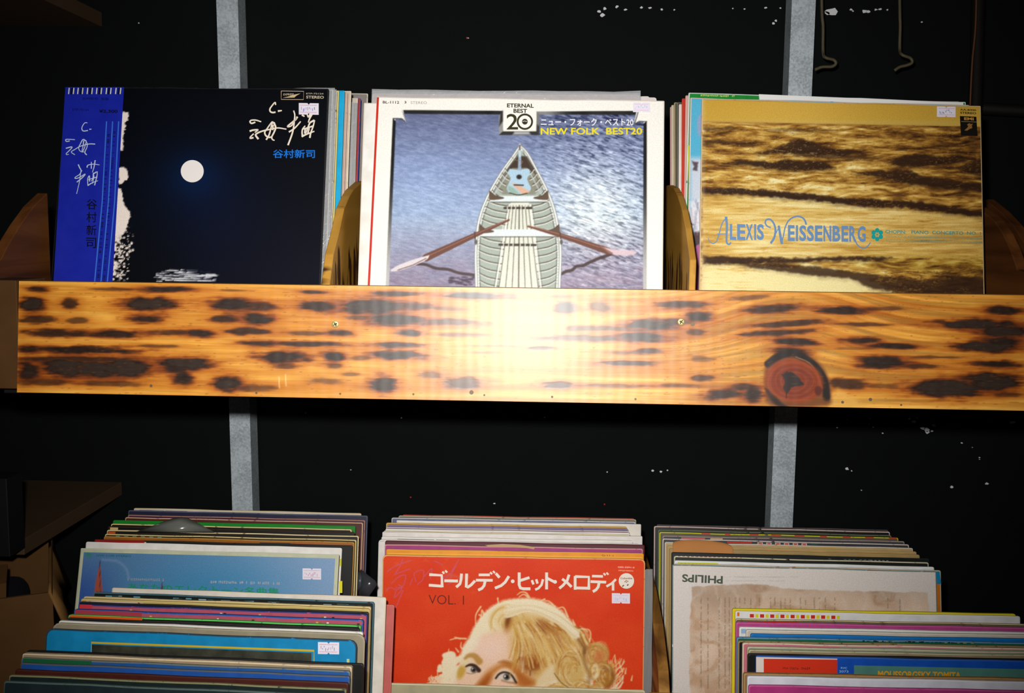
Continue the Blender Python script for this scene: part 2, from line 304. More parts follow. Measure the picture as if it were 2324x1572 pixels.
def paint_lady():
    c = Canvas(860, 1250, 1475, 1590, rgb(228, 62, 16))
    n = fbm(c.X / 90, c.Y / 60, 3, 4); c.a += ((n - .5) * .10)[..., None] * np.array([.5, 1, .8])
    sc = sstep(.62, .72, fbm(c.X / 22, c.Y / 12, 51, 4)) * sstep(.5, .62, fbm(c.X / 120, c.Y / 60, 55, 2)); c.mix(sc * .25 * sstep(1420, 1260, c.Y), rgb(244, 150, 130))
    S = 4.648; T = lambda L: [(950 + x / S, 1330 + y / S) for x, y in L]
    ln = lambda L, w, col, **k: c.line(T(L), w / S, col, **k)
    po = lambda L, col, **k: c.poly(T(L), col, **k)
    el = lambda x, y, rx, ry, col, **k: c.ell(950 + x / S, 1330 + y / S, rx / S, ry / S, col, **k)
    rr = np.random.RandomState(11)
    cream = rgb(248, 232, 196); blond = rgb(232, 196, 120); gold = rgb(205, 150, 60); brown = rgb(165, 88, 24); dkb = rgb(120, 52, 14); skin = rgb(246, 208, 176)
    # fly-away hairs
    for L in ([(1040, 90), (1080, 62), (1130, 66), (1165, 110)], [(1060, 110), (1110, 85), (1160, 118)], [(600, 400), (605, 300), (655, 215)], [(660, 320), (668, 250), (690, 300)], [(640, 360), (660, 320), (640, 300)], [(840, 175), (835, 125)], [(1470, 230), (1530, 225), (1575, 320)], [(1330, 150), (1380, 160), (1440, 215)], [(1690, 450), (1790, 455), (1815, 510), (1800, 590)], [(330, 565), (400, 548), (500, 552)], [(380, 535), (440, 552)], [(450, 590), (445, 640), (470, 660)], [(320, 660), (310, 720), (330, 730)], [(390, 650), (420, 690)], [(200, 960), (205, 880), (250, 830), (290, 825)], [(90, 1020), (60, 1080)], [(2070, 720), (2075, 800)], [(2110, 790), (2150, 900)], [(2190, 860), (2180, 920)], [(2255, 940), (2245, 990)], [(1625, 350), (1650, 410)], [(1290, 150), (1330, 135)]):
        ln(L, 9, rgb(246, 200, 150), smooth=5, w2=4)
    # crown
    head = [(520, 560), (560, 470), (600, 400), (650, 330), (700, 270), (760, 220), (840, 170), (930, 140), (1040, 125), (1150, 122), (1230, 130), (1320, 155), (1420, 200), (1500, 250), (1570, 320), (1640, 400), (1700, 500), (1750, 590), (1800, 700), (1830, 900), (1800, 1240), (1100, 1240), (420, 1240), (430, 800), (470, 640)]
    po(head, cream, smooth=4, soft=7, wob=2.2, seed=2, wsc=3)
    for i in range(130):
        x = rr.uniform(200, 360); y = rr.uniform(720, 1180)
        el(x + rr.uniform(0, 120), y, rr.uniform(18, 44), rr.uniform(18, 44), cream, soft=.3)
    for i in range(60):
        x = rr.uniform(100, 240); y = rr.uniform(980, 1110); ln([(x, y), (x + rr.uniform(-35, 25), y - rr.uniform(10, 45)), (x + rr.uniform(-40, 40), y - rr.uniform(20, 50))], 8, rgb(250, 216, 176), smooth=4)
    for i in range(60):
        x = rr.uniform(2000, 2160); y = rr.uniform(820, 1100); ln([(x - 60, y + 30), (x, y - 20), (x + rr.uniform(-10, 40), y - rr.uniform(40, 100))], 9, rgb(240, 180, 110) if i % 2 else cream, smooth=4, alpha=.8)
    # face
    face = [(560, 640), (640, 540), (760, 480), (880, 455), (970, 470), (1010, 560), (1010, 700), (1060, 800), (1180, 900), (1240, 1000), (1230, 1060), (1100, 1240), (330, 1240), (380, 1040), (430, 900), (480, 780)]
    po(face, skin, smooth=4, soft=14)
    el(760, 660, 150, 120, rgb(250, 216, 196), soft=.6, alpha=.8); el(560, 620, 120, 60, rgb(252, 240, 214), ang=-.9, alpha=.6, soft=.6)
    el(450, 900, 40, 80, rgb(206, 164, 60), alpha=.9, soft=.5, ang=.35); el(500, 800, 60, 46, rgb(240, 220, 176), soft=.6, alpha=.8)
    # shaded nose side and cheek
    po([(640, 1000), (720, 900), (790, 850), (900, 800), (990, 810), (1060, 850), (1120, 920), (1170, 960), (1240, 1000), (1225, 1040), (1130, 1060), (1060, 1060), (1020, 1020), (960, 900), (880, 870), (800, 930), (760, 1000), (740, 1090), (560, 1240), (600, 1070)], rgb(204, 126, 52), smooth=3, soft=14, alpha=.92)
    po([(600, 1060), (680, 980), (740, 930), (760, 960), (730, 1050), (700, 1240), (560, 1240)], rgb(172, 84, 20), smooth=3, soft=14, alpha=.85)
    po([(1060, 870), (1160, 950), (1235, 1010), (1180, 1050), (1110, 1050), (1060, 1000), (1020, 930)], rgb(184, 100, 34), smooth=3, soft=14, alpha=.8)
    po([(840, 800), (900, 780), (980, 800), (1040, 840), (1000, 845), (920, 825)], rgb(176, 104, 36), smooth=3, soft=8, alpha=.8)
    po([(800, 960), (850, 890), (930, 870), (1010, 920), (1040, 1000), (1000, 960), (900, 920), (820, 970)], rgb(250, 222, 190), smooth=3, soft=8)
    el(850, 1080, 120, 70, rgb(248, 206, 178), soft=.5)
    # eyebrow, eyes
    ln([(490, 760), (530, 730), (590, 735), (640, 790)], 26, rgb(190, 140, 60), smooth=4, soft=5, alpha=.85, w2=16)
    po([(505, 905), (520, 850), (560, 835), (610, 860), (632, 890), (600, 915), (550, 915)], rgb(232, 214, 196), smooth=3, soft=3); ln([(500, 845), (540, 828), (590, 838), (635, 885)], 16, rgb(60, 36, 26), smooth=4, soft=3, w2=10)
    el(580, 880, 30, 30, rgb(88, 78, 72), soft=.3); el(582, 880, 13, 14, rgb(20, 16, 16)); el(570, 868, 7, 7, rgb(255, 255, 255)); ln([(505, 912), (560, 922), (632, 900)], 6, rgb(120, 74, 50), smooth=4, alpha=.8)
    po([(820, 965), (850, 920), (910, 910), (970, 935), (1020, 990), (960, 1000), (880, 990)], rgb(232, 216, 200), smooth=3, soft=3); ln([(815, 968), (850, 925), (905, 905), (975, 930), (1030, 1015)], 20, rgb(52, 36, 28), smooth=4, soft=3)
    el(930, 955, 36, 34, rgb(92, 86, 80), soft=.3); el(932, 955, 16, 17, rgb(18, 15, 16)); el(912, 948, 9, 9, rgb(255, 255, 255)); ln([(880, 992), (950, 1012), (1020, 1020)], 16, rgb(150, 100, 66), smooth=4, alpha=.7, soft=4)
    # parting whorl
    el(960, 340, 170, 110, rgb(226, 186, 110), soft=.6, alpha=.8)
    for i in range(90):
        t = rr.rand(); r = 50 + 150 * t; a0 = rr.uniform(2.5, 3.6); a1 = a0 + rr.uniform(1.2, 2.6)
        P = [(945 + r * 1.0 * math.cos(a), 385 + r * .95 * math.sin(a)) for a in np.linspace(a0, a1, 7)]
        ln(P, rr.uniform(5, 11), [cream, blond, gold, rgb(240, 216, 160), cream][i % 5], smooth=3, alpha=.55, soft=5)
    el(948, 375, 46, 100, rgb(176, 108, 38), ang=.2, soft=.7, alpha=.8); el(942, 360, 22, 64, rgb(120, 62, 20), ang=.2, soft=.7, alpha=.8)
    # swept hair mass
    po([(1000, 420), (1040, 350), (1120, 310), (1250, 300), (1400, 330), (1560, 420), (1660, 520), (1740, 620), (1800, 760), (1700, 900), (1500, 820), (1400, 860), (1260, 1010), (1180, 930), (1060, 840), (1000, 730), (985, 560)], rgb(214, 166, 82), smooth=3, soft=30, alpha=.85)
    el(1200, 700, 120, 140, rgb(170, 84, 22), soft=.5, alpha=.9); el(1190, 800, 110, 90, rgb(142, 70, 20), soft=.5, alpha=.8); el(1330, 430, 90, 60, rgb(168, 90, 26), ang=.6, soft=.6, alpha=.85); el(1480, 560, 60, 110, rgb(172, 92, 30), ang=-.3, soft=.5, alpha=.8); el(1050, 640, 40, 130, rgb(236, 176, 40), soft=.6, alpha=.8)
    cols = [cream, blond, gold, brown, rgb(224, 180, 90), rgb(190, 120, 44), rgb(240, 214, 160), dkb]
    for i in range(620):
        t = rr.rand(); sx = 985 + 655 * t; sy = 300 + 110 * rr.rand() + 130 * t * t + 60 * (1 - t) ** 4
        ex = 1010 + 900 * t + rr.uniform(-40, 40) - 120 * (1 - t); ey = 900 - 200 * t + rr.uniform(-110, 120)
        ex += 190 * (1 - abs(2 * t - .7)); mx = (sx + ex) / 2 + 55 * (1 - t); my = (sy + ey) / 2 - 70 * t - 20
        k = rr.choice(len(cols), p=[.14, .2, .17, .12, .15, .1, .09, .03]); a, b = sorted(rr.rand(2)); a *= .6; b = max(b, a + .35)
        P = smooth_line([(sx, sy), (mx, my), (ex, ey)], 8); P = P[int(a * (len(P) - 1)):int(min(1, b) * (len(P) - 1)) + 1]
        if len(P) > 2: ln(P, rr.uniform(4, 10), cols[k], alpha=rr.uniform(.35, .8), soft=3.2, w2=3)
    for (x, y, rx, ry, al, an) in ((1200, 690, 95, 120, .6, .1), (1190, 800, 90, 80, .55, 0), (1340, 440, 90, 46, .5, .7), (1480, 570, 40, 110, .5, -.35), (1570, 600, 24, 90, .35, -.4), (1400, 700, 26, 90, .35, -.2)):
        el(x, y, rx, ry, rgb(158, 80, 22), soft=.8, alpha=al, ang=an, wob=.5, seed=int(x))
    for i in range(160):
        t = rr.rand(); x = 1080 + 560 * t; y = 420 + 260 * rr.rand() + 60 * t; ln([(x, y), (x + 40 + 50 * t, y + 110), (x + 60 + 110 * t, y + 210)], rr.uniform(3, 7), [rgb(246, 222, 160), blond, rgb(222, 172, 84)][i % 3], smooth=4, alpha=.55, soft=3, w2=2)
    for i in range(120):    # pale crown strands over the top
        t = rr.rand(); r0 = rr.uniform(.0, 1)
        P = [(900 + 80 * t, 330 - 130 * r0), (1150 + 60 * t, 200 + 60 * (1 - r0)), (1420 + 60 * t, 300 + 70 * (1 - r0)), (1640 + 60 * t, 470 + 80 * (1 - r0))]
        ln(P, 7, [cream, rgb(250, 240, 214), rgb(226, 196, 140)][i % 3], smooth=5, alpha=.5, soft=4)
    po([(1240, 1010), (1330, 900), (1430, 820), (1470, 900), (1440, 1000), (1300, 1040), (1250, 1060)], rgb(238, 214, 168), soft=10, smooth=3)
    # curls
    for (cx, cy, rx, ry, col, ang) in ((1600, 880, 165, 190, rgb(220, 184, 112), 0), (1880, 720, 130, 130, rgb(206, 150, 84), 0), (1960, 940, 110, 140, rgb(182, 122, 48), .2), (1850, 900, 60, 90, rgb(244, 226, 176), .3), (1720, 1100, 110, 120, rgb(206, 160, 78), 0), (1450, 1130, 160, 90, rgb(228, 190, 100), 0), (1890, 1110, 80, 80, rgb(214, 180, 110), 0)):
        el(cx, cy, rx, ry, col, ang=ang, soft=.18)
        for i in range(110):
            r = rr.uniform(.15, 1.02); a0 = rr.uniform(1.6, 5.6); jx, jy = rr.uniform(-.3, .3, 2) * rx; P = [(cx + jx + rx * r * math.cos(a) * .8, cy + jy + ry * r * math.sin(a)) for a in np.linspace(a0, a0 + rr.uniform(.6, 1.4), 5)]
            ln(P, rr.uniform(4, 9), cols[rr.randint(0, 7)], alpha=.5, soft=3.5, smooth=3)
    el(1905, 730, 50, 60, rgb(216, 120, 60), soft=.6, alpha=.7); ln([(1765, 640), (1740, 760), (1790, 900), (1800, 1000)], 26, rgb(120, 66, 24), smooth=4, alpha=.6, soft=10); ln([(1690, 560), (1740, 640), (1745, 700)], 22, rgb(104, 58, 24), smooth=4, alpha=.7, soft=8)
    ln([(1960, 860), (2030, 900), (2060, 980), (2000, 1060)], 22, rgb(120, 66, 22), smooth=4, alpha=.6, soft=8); ln([(1430, 915), (1500, 1010), (1600, 1080)], 5, rgb(60, 40, 20), smooth=4)
    c.blur(.2)
    # old ball-pen scribble upper left of the cover, in violet
    v = rgb(206, 92, 150); K = 3.058; U = lambda L: [(800 + x / K, 1130 + y / K) for x, y in L]
    for L in ([(240, 510), (300, 470), (410, 430)], [(350, 420), (330, 470), (300, 520)], [(290, 530), (400, 490)], [(270, 590), (330, 540), (370, 540), (350, 610), (320, 600)], [(300, 620), (350, 620)], [(235, 640), (260, 620), (300, 640), (290, 690), (330, 650), (340, 620), (300, 640)], [(300, 760), (330, 690), (350, 640)], [(400, 600), (415, 560)], [(440, 580), (430, 520), (490, 500), (490, 560), (450, 600)], [(570, 435), (620, 460)], [(640, 560), (680, 520), (735, 430)], [(680, 560), (700, 500), (720, 470)], [(500, 540), (550, 490), (540, 560)], [(610, 520), (625, 560), (640, 540)], [(660, 600), (740, 555)]):
        c.line(U(L), 2.2, v, smooth=4, alpha=.7)
    return c

def paint_plank():
    c = Canvas(20, 620, 2560, 965, rgb(226, 156, 56), st=1.5)
    # grain flow: nearly level, swelling up over the knot
    kx, ky = 1805, 858
    dx = (c.X - kx); bump = 75 * np.exp(-(dx / 190) ** 2) * sstep(930, 690, c.Y) * np.where(c.Y < ky, 1, 0) 
    G = c.Y + bump * .9 - (c.X - 1160) * .017 + 6 * (fbm(c.X / 400, c.Y / 90, 5, 2) - .5)
    xs = c.X
    right = sstep(1150, 1500, xs)
    broad = fbm(xs / 500, G / 14, 21, 3); fine = fbm(xs / 160, G / 2.6, 22, 3); mid = fbm(xs / 300, G / 6, 23, 3)
    c.a += ((broad - .5) * .30)[..., None] * np.array([.7, 1.0, .8]) + ((fine - .5) * .12)[..., None] + ((mid - .5) * .22 * (.5 + right))[..., None] * np.array([.8, 1, .8])
    dl = sstep(.62, .75, fbm(xs / 260, G / 5, 33, 3)) * right; c.mix(dl * .35, rgb(140, 92, 30))
    ol = sstep(.55, .72, fbm(xs / 330, G / 9, 36, 3)) * .35; c.mix(ol, rgb(214, 132, 30))
    gr = sstep(.5, .75, fbm(xs / 350, G / 11, 39, 2)) * right * sstep(1450, 1700, xs); c.mix(gr * .4, rgb(140, 110, 50))
    S = 2.0034; L_ = lambda x, y: (x / S, 600 + y / S); R_ = lambda x, y: (1160 + x / 1.9966, 600 + y / 1.9966)
    # each scorch: crop coordinates (side, x, y, half length, half height, strength)
    B = [('L', 175, 112, 60, 12, .9), ('L', 500, 112, 120, 8, .5), ('L', 740, 112, 130, 13, 1), ('L', 145, 180, 62, 36, 1.1), ('L', 318, 178, 46, 26, .75), ('L', 680, 182, 125, 34, 1.1), ('L', 1050, 182, 115, 28, 1), ('L', 1180, 190, 90, 20, .7), ('L', 1440, 188, 90, 28, .85), ('L', 1700, 192, 160, 34, 1.05), ('L', 1425, 125, 60, 8, .8), ('L', 1800, 132, 110, 12, .8), ('L', 2160, 142, 160, 15, .9), ('L', 1060, 118, 70, 5, .4),
         ('L', 165, 250, 90, 20, .7), ('L', 360, 255, 60, 18, .55), ('L', 670, 248, 80, 20, .9), ('L', 1020, 246, 70, 20, .8), ('L', 1175, 246, 70, 26, 1.05), ('L', 1810, 252, 130, 26, .95), ('L', 1620, 242, 60, 10, .5), ('L', 2050, 262, 160, 16, .6),
         ('L', 250, 312, 160, 20, .8), ('L', 520, 315, 140, 18, .9), ('L', 780, 310, 110, 15, .6), ('L', 905, 312, 70, 18, 1), ('L', 1130, 304, 110, 16, .8), ('L', 1540, 312, 60, 14, .8), ('L', 1400, 312, 90, 10, .5), ('L', 1860, 310, 60, 14, .9), ('L', 2100, 320, 160, 10, .45),
         ('L', 130, 385, 60, 20, .9), ('L', 400, 388, 250, 18, .95), ('L', 720, 370, 120, 8, .5), ('L', 1170, 358, 90, 14, .8), ('L', 1400, 362, 170, 13, .8), ('L', 1800, 366, 120, 12, .85), ('L', 2250, 370, 120, 6, .3),
         ('L', 330, 430, 280, 14, .7), ('L', 130, 485, 55, 44, 1), ('L', 300, 470, 130, 46, 1.2), ('L', 570, 470, 120, 42, 1.2), ('L', 430, 475, 140, 40, 1.1), ('L', 850, 450, 125, 30, 1.1), ('L', 800, 470, 60, 30, .9), ('L', 830, 520, 50, 30, .95), ('L', 1290, 420, 125, 28, 1.05), ('L', 1515, 418, 50, 26, 1.05), ('L', 1800, 412, 125, 20, .95), ('L', 1300, 462, 60, 14, .5), ('L', 1520, 460, 40, 14, .5), ('L', 1640, 425, 50, 12, .4),
         ('L', 1035, 542, 62, 34, 1.1), ('L', 1740, 545, 60, 36, 1.05), ('L', 200, 535, 140, 18, .55), ('L', 500, 540, 160, 16, .5), ('L', 2110, 540, 110, 30, .65), ('L', 1960, 500, 60, 18, .45), ('L', 1160, 560, 100, 18, .5), ('L', 1480, 530, 90, 14, .4), ('L', 1590, 498, 50, 10, .4), ('L', 2200, 400, 90, 6, .3), ('L', 1900, 190, 80, 20, .6), ('L', 2040, 200, 80, 14, .4),
         ('R', 245, 195, 45, 24, .9), ('R', 230, 145, 60, 8, .35), ('R', 400, 190, 60, 30, .5), ('R', 760, 182, 130, 18, .75), ('R', 1080, 150, 100, 14, .45), ('R', 1200, 200, 130, 20, .8), ('R', 1500, 208, 120, 20, .95), ('R', 1700, 200, 120, 12, .5), ('R', 2230, 208, 90, 22, 1),
         ('R', 640, 272, 110, 24, 1), ('R', 850, 238, 58, 24, 1), ('R', 740, 258, 80, 16, .7), ('R', 400, 290, 200, 14, .55), ('R', 600, 330, 110, 20, 1), ('R', 330, 335, 220, 14, .6), ('R', 840, 305, 50, 16, .6), ('R', 130, 380, 75, 8, .7), ('R', 620, 392, 80, 14, .75), ('R', 500, 400, 100, 10, .4), ('R', 520, 448, 150, 14, .7), ('R', 860, 430, 60, 16, .4), ('R', 870, 515, 66, 16, .65), ('R', 215, 545, 90, 18, .7), ('R', 450, 550, 200, 10, .4), ('R', 760, 548, 100, 10, .4),
         ('R', 1250, 268, 180, 16, .75), ('R', 1600, 272, 120, 10, .6), ('R', 1200, 310, 180, 14, .75), ('R', 1290, 350, 110, 17, 1), ('R', 1270, 398, 80, 20, .9), ('R', 1590, 345, 90, 16, .9), ('R', 1740, 370, 110, 14, .9), ('R', 1690, 445, 120, 30, 1), ('R', 1850, 460, 120, 12, .6), ('R', 2100, 270, 190, 24, 1.2), ('R', 2230, 300, 120, 30, 1.1), ('R', 2150, 375, 150, 26, 1.15), ('R', 2230, 350, 90, 30, 1), ('R', 2200, 450, 120, 18, .9), ('R', 1980, 560, 170, 44, 1.2), ('R', 2180, 530, 140, 44, 1.15), ('R', 1900, 420, 160, 8, .5),
         ('R', 960, 590, 90, 26, .85), ('R', 1050, 555, 70, 18, .7), ('R', 1095, 590, 50, 34, .95), ('R', 1520, 540, 100, 26, .7), ('R', 1680, 550, 80, 14, .4), ('R', 1550, 380, 90, 8, .3), ('R', 2260, 590, 70, 14, .5)]
    burn = np.zeros(c.X.shape); halo = np.zeros(c.X.shape); wide = np.zeros(c.X.shape)
    for i, (sd, x, y, hx, hy, s_) in enumerate(B):
        if sd == 'L': cx, cy = L_(x, y); k = 1 / S
        else: cx, cy = R_(x, y); k = 1 / 1.9966
        hx *= k; hy *= k; slope = .012
        if sd == 'R' and 900 < x < 1500: slope = .05 if x > 1250 else -.06
        sl = c.box(cx - hx * 2.8, cy - hy * 3.2, cx + hx * 2.8, cy + hy * 3.2)
        if sl is None: continue
        XX, YY = c.X[sl] - cx, c.Y[sl] - cy; YY = (YY - XX * slope) * 1.0
        wn = fbm(c.X[sl] / 26, c.Y[sl] / 8, 500 + i, 3) - .5; wf = fbm(c.X[sl] / 60, c.Y[sl] / 2.4, 700 + i, 2) - .5
        r = np.sqrt((np.abs(XX) / hx) ** 2.0 + (np.abs(YY) / hy) ** 2.0) + wn * .75 + wf * .30
        burn[sl] = np.maximum(burn[sl], s_ * (1 - sstep(.50, 1.12, r)))
        wide[sl] = 1 - (1 - wide[sl]) * (1 - np.clip(s_, 0, 1) * .6 * (1 - sstep(.8, 2.7, r)))
        halo[sl] = 1 - (1 - halo[sl]) * (1 - np.clip(s_, 0, 1) * .95 * (1 - sstep(.6, 1.95, r + wf * .2)))
    c.mix(np.clip(wide, 0, 1) * .62 * (.6 + .8 * fbm(c.X / 120, c.Y / 12, 990, 3)), rgb(172, 88, 18)); c.mix(np.clip(halo * .9, 0, 1), rgb(186, 100, 18)); c.mix(np.clip(sstep(.35, .95, halo) * .8, 0, 1), rgb(118, 50, 12))
    ash = fbm(c.X / 14, c.Y / 4, 900, 3)
    col = rgb(36, 22, 15)[None, None] + (ash[..., None] - .5) * .10
    c.mix(np.clip(burn * 1.05, 0, 1) * .95, col)
    gray = sstep(.93, 1.12, burn); c.mix(gray * .5, rgb(62, 50, 42))
    # the knot
    K = lambda L: [R_(*p) for p in L]
    c.poly(K([(1150, 470), (1190, 415), (1260, 390), (1340, 410), (1400, 450), (1440, 520), (1450, 590), (1430, 640), (1180, 640), (1150, 560)]), rgb(96, 44, 16), soft=10, smooth=3, alpha=.75)
    c.poly(K([(1150, 560), (1180, 620), (1230, 650), (1260, 650), (1220, 620), (1180, 570)]), rgb(50, 28, 18), soft=6, smooth=3)
    c.line(K([(1165, 450), (1210, 418), (1270, 400), (1330, 425), (1385, 470), (1420, 530), (1430, 600)]), 17, rgb(34, 24, 20), smooth=5, soft=5)
    c.line(K([(1290, 418), (1350, 445), (1390, 490)]), 2, rgb(150, 120, 90), smooth=4); c.line(K([(1250, 428), (1330, 445), (1385, 500), (1412, 560)]), 1.6, rgb(120, 86, 60), smooth=4)
    c.ell(*R_(1282, 528), 66, 49, rgb(150, 60, 18), soft=.12, ang=.18); c.ell(*R_(1280, 532), 52, 38, rgb(128, 48, 20), soft=.2, ang=.2)
    for k, r in enumerate((.95, .82, .70, .58, .46)):
        P = [(R_(1282, 530)[0] + 62 * r * math.cos(a) * (1 + .04 * math.sin(3 * a + k)), R_(1282, 530)[1] + 46 * r * math.sin(a)) for a in np.linspace(0, 6.283, 30)]
        c.line(P, 1.6, rgb(96, 36, 12) if k % 2 else rgb(168, 80, 30), alpha=.5, soft=2)
    c.poly(K([(1225, 500), (1250, 485), (1280, 490), (1310, 520), (1328, 545), (1270, 555), (1250, 590), (1232, 560), (1240, 530)]), rgb(44, 34, 32), soft=3, wob=2, wsc=5); c.line(K([(1245, 550), (1248, 605)]), 2, rgb(60, 24, 12))
    c.ell(*R_(1392, 572), 8, 11, rgb(90, 30, 14), soft=.3)
    c.poly(K([(1455, 600), (1480, 560), (1520, 585), (1600, 640), (1450, 648)]), rgb(236, 178, 84), soft=12, alpha=.7)
    # scratches, nail heads' rust rings
    for x, y in ((1268, 510), (1298, 500)): c.line([L_(x, y), L_(x + 3, y + 52)], 1.4, rgb(255, 230, 170))
    pores = sstep(.80, .86, fbm(c.X / 18, G / 1.4, 950, 2)); c.mix(pores * .5, rgb(130, 70, 20))
    c.a = np.clip(c.a, 0, 1)
    return c

def paint_electone():
    c = Canvas(170, 1235, 780, 1400, rgb(90, 150, 196))
    t = sstep(180, 770, c.X)[..., None]; u = sstep(1240, 1350, c.Y)[..., None]
    c.a[:] = rgb(84, 122, 166) * (1 - t) + rgb(132, 160, 196) * t
    mid = np.exp(-((c.X - 480) / 190) ** 2)[..., None] * (.4 + .6 * u); c.a = c.a * (1 - mid * .8) + rgb(52, 136, 182) * mid * .8
    low = (u * sstep(300, 180, c.X)[..., None]); c.a = c.a * (1 - low * .6) + rgb(38, 70, 160) * low * .6
    S = 2.582; T = lambda L: [(x / S, 1080 + y / S) for x, y in L]
    c.line(T([(600, 490), (690, 500), (740, 545), (755, 600)]), 4, rgb(150, 170, 205), smooth=5, alpha=.5, soft=5)
    c.poly(T([(585, 505), (592, 560), (605, 720), (545, 720), (565, 600)]), rgb(170, 80, 60)); c.line(T([(585, 495), (588, 720)]), 1.4, rgb(60, 40, 60))
    c.poly(T([(950, 622), (972, 720), (930, 720)]), rgb(96, 50, 76)); c.ell(*T([(520, 462)])[0], 8, 5, rgb(60, 130, 120))
    return c

def paint_paper():
    c = Canvas(1515, 1275, 2140, 1590, rgb(222, 214, 208))
    S = 2.571; T = lambda L: [(1420 + x / S, 1130 + y / S) for x, y in L]
    m = Canvas(1515, 1275, 2140, 1590, (0, 0, 0)); m.poly(T([(385, 520), (500, 510), (700, 500), (840, 508), (900, 525), (1200, 540), (1500, 545), (1760, 548), (1775, 700), (1780, 1200), (375, 1200), (372, 800)]), (1, 1, 1), wob=3, soft=2, wsc=14)
    n = fbm(c.X / 80, c.Y / 62, 5, 3); r = 1 - np.abs(n - .5) * 2; r = sstep(.80, 1, r); n2 = fbm(c.X / 46 + r, c.Y / 60, 9, 4); r2 = sstep(.86, 1, 1 - np.abs(n2 - .5) * 2)
    pap = rgb(216, 188, 164) + (n[..., None] - .5) * .22
    pap = pap * (1 - .45 * r[..., None]) + rgb(176, 130, 92) * .45 * r[..., None]; pap = pap * (1 - .35 * r2[..., None]) + rgb(236, 218, 204) * .35 * r2[..., None]
    top = sstep(1330, 1400, c.Y)[..., None]; pap = pap * (.90 + .10 * top)
    c.a = c.a * (1 - m.a) + pap * m.a
    for x in (440, 480, 545, 580, 605, 640, 665, 695, 730, 780, 845, 870, 905, 930, 960, 1020, 1050, 1100, 1130, 1165, 1220, 1530, 1600):
        rr = np.random.RandomState(x); y = 575
        while y < 1100:
            y += rr.choice([9, 10, 24], p=[.5, .4, .1]); px, py = T([(x + rr.uniform(-1, 1), y)])[0]
            c.ell(px, py, 1.3, 1.5, rgb(110, 96, 72), alpha=.65 if rr.rand() < .75 else .2, soft=.5)
    for k in range(2):
        rr = np.random.RandomState(k + 5)
        for x in np.arange(580, 1000 - 60 * k, 13): px, py = T([(x, 460 + 22 * k)])[0]; c.line([(px, py), (px + 3, py)], 1.2, rgb(150, 160, 160), alpha=.6 if rr.rand() < .8 else .1)
    return c
# ---------------------------------------------------------------- materials
def lin(c):
    c = np.asarray(c, float)
    return np.where(c <= .04045, c / 12.92, ((c + .055) / 1.055) ** 2.4)
def nodemat(name, rough=.5, spec=.4, metal=0):
    m = bpy.data.materials.new(name); m.use_nodes = True; b = m.node_tree.nodes['Principled BSDF']
    b.inputs['Roughness'].default_value = rough; b.inputs['Specular IOR Level'].default_value = spec; b.inputs['Metallic'].default_value = metal
    return m, m.node_tree, b
def N(t, ty, **k):
    n = t.nodes.new(ty)
    for a, v in k.items(): setattr(n, a, v)
    return n
_mc = {}
def card(c, rough=.42, spec=.35, mottle=.12, scale=60):
    """printed cardboard: flat ink with a little mottling"""
    key = ('card', tuple(c), rough, mottle)
    if key in _mc: return _mc[key]
    m, t, b = nodemat('printed_card', rough, spec); L = lin(np.array(c[:3]) / 255)
    n = N(t, 'ShaderNodeTexNoise'); n.inputs['Scale'].default_value = scale; n.inputs['Detail'].default_value = 5
    tc = N(t, 'ShaderNodeTexCoord'); t.links.new(tc.outputs['Object'], n.inputs['Vector'])
    r = N(t, 'ShaderNodeValToRGB'); r.color_ramp.elements[0].position = .3; r.color_ramp.elements[1].position = .7
    r.color_ramp.elements[0].color = (*(L * (1 - mottle)), 1); r.color_ramp.elements[1].color = (*np.clip(L * (1 + mottle) + .003, 0, .95), 1)
    t.links.new(n.outputs['Fac'], r.inputs['Fac']); t.links.new(r.outputs['Color'], b.inputs['Base Color'])
    _mc[key] = m; return m
def worn(face, edge):
    """border of a sleeve: ink rubbed through to the board in flecks"""
    key = ('worn', tuple(face), tuple(edge))
    if key in _mc: return _mc[key]
    m, t, b = nodemat('rubbed_board_edge', .6, .25)
    n = N(t, 'ShaderNodeTexNoise'); n.inputs['Scale'].default_value = 90; n.inputs['Detail'].default_value = 6; n.inputs['Roughness'].default_value = .7
    tc = N(t, 'ShaderNodeTexCoord'); t.links.new(tc.outputs['Object'], n.inputs['Vector'])
    r = N(t, 'ShaderNodeValToRGB'); r.color_ramp.elements[0].position = .34; r.color_ramp.elements[1].position = .44
    r.color_ramp.elements[0].color = (*lin(np.array(face) / 255), 1); r.color_ramp.elements[1].color = (*lin(np.array(edge) / 255), 1)
    t.links.new(n.outputs['Fac'], r.inputs['Fac']); t.links.new(r.outputs['Color'], b.inputs['Base Color'])
    _mc[key] = m; return m
def ink(c, rough=.42):
    key = ('ink', tuple(c))
    if key in _mc: return _mc[key]
    m, t, b = nodemat('printing_ink', rough, .3); b.inputs['Base Color'].default_value = (*lin(np.array(c) / 255), 1)
    _mc[key] = m; return m
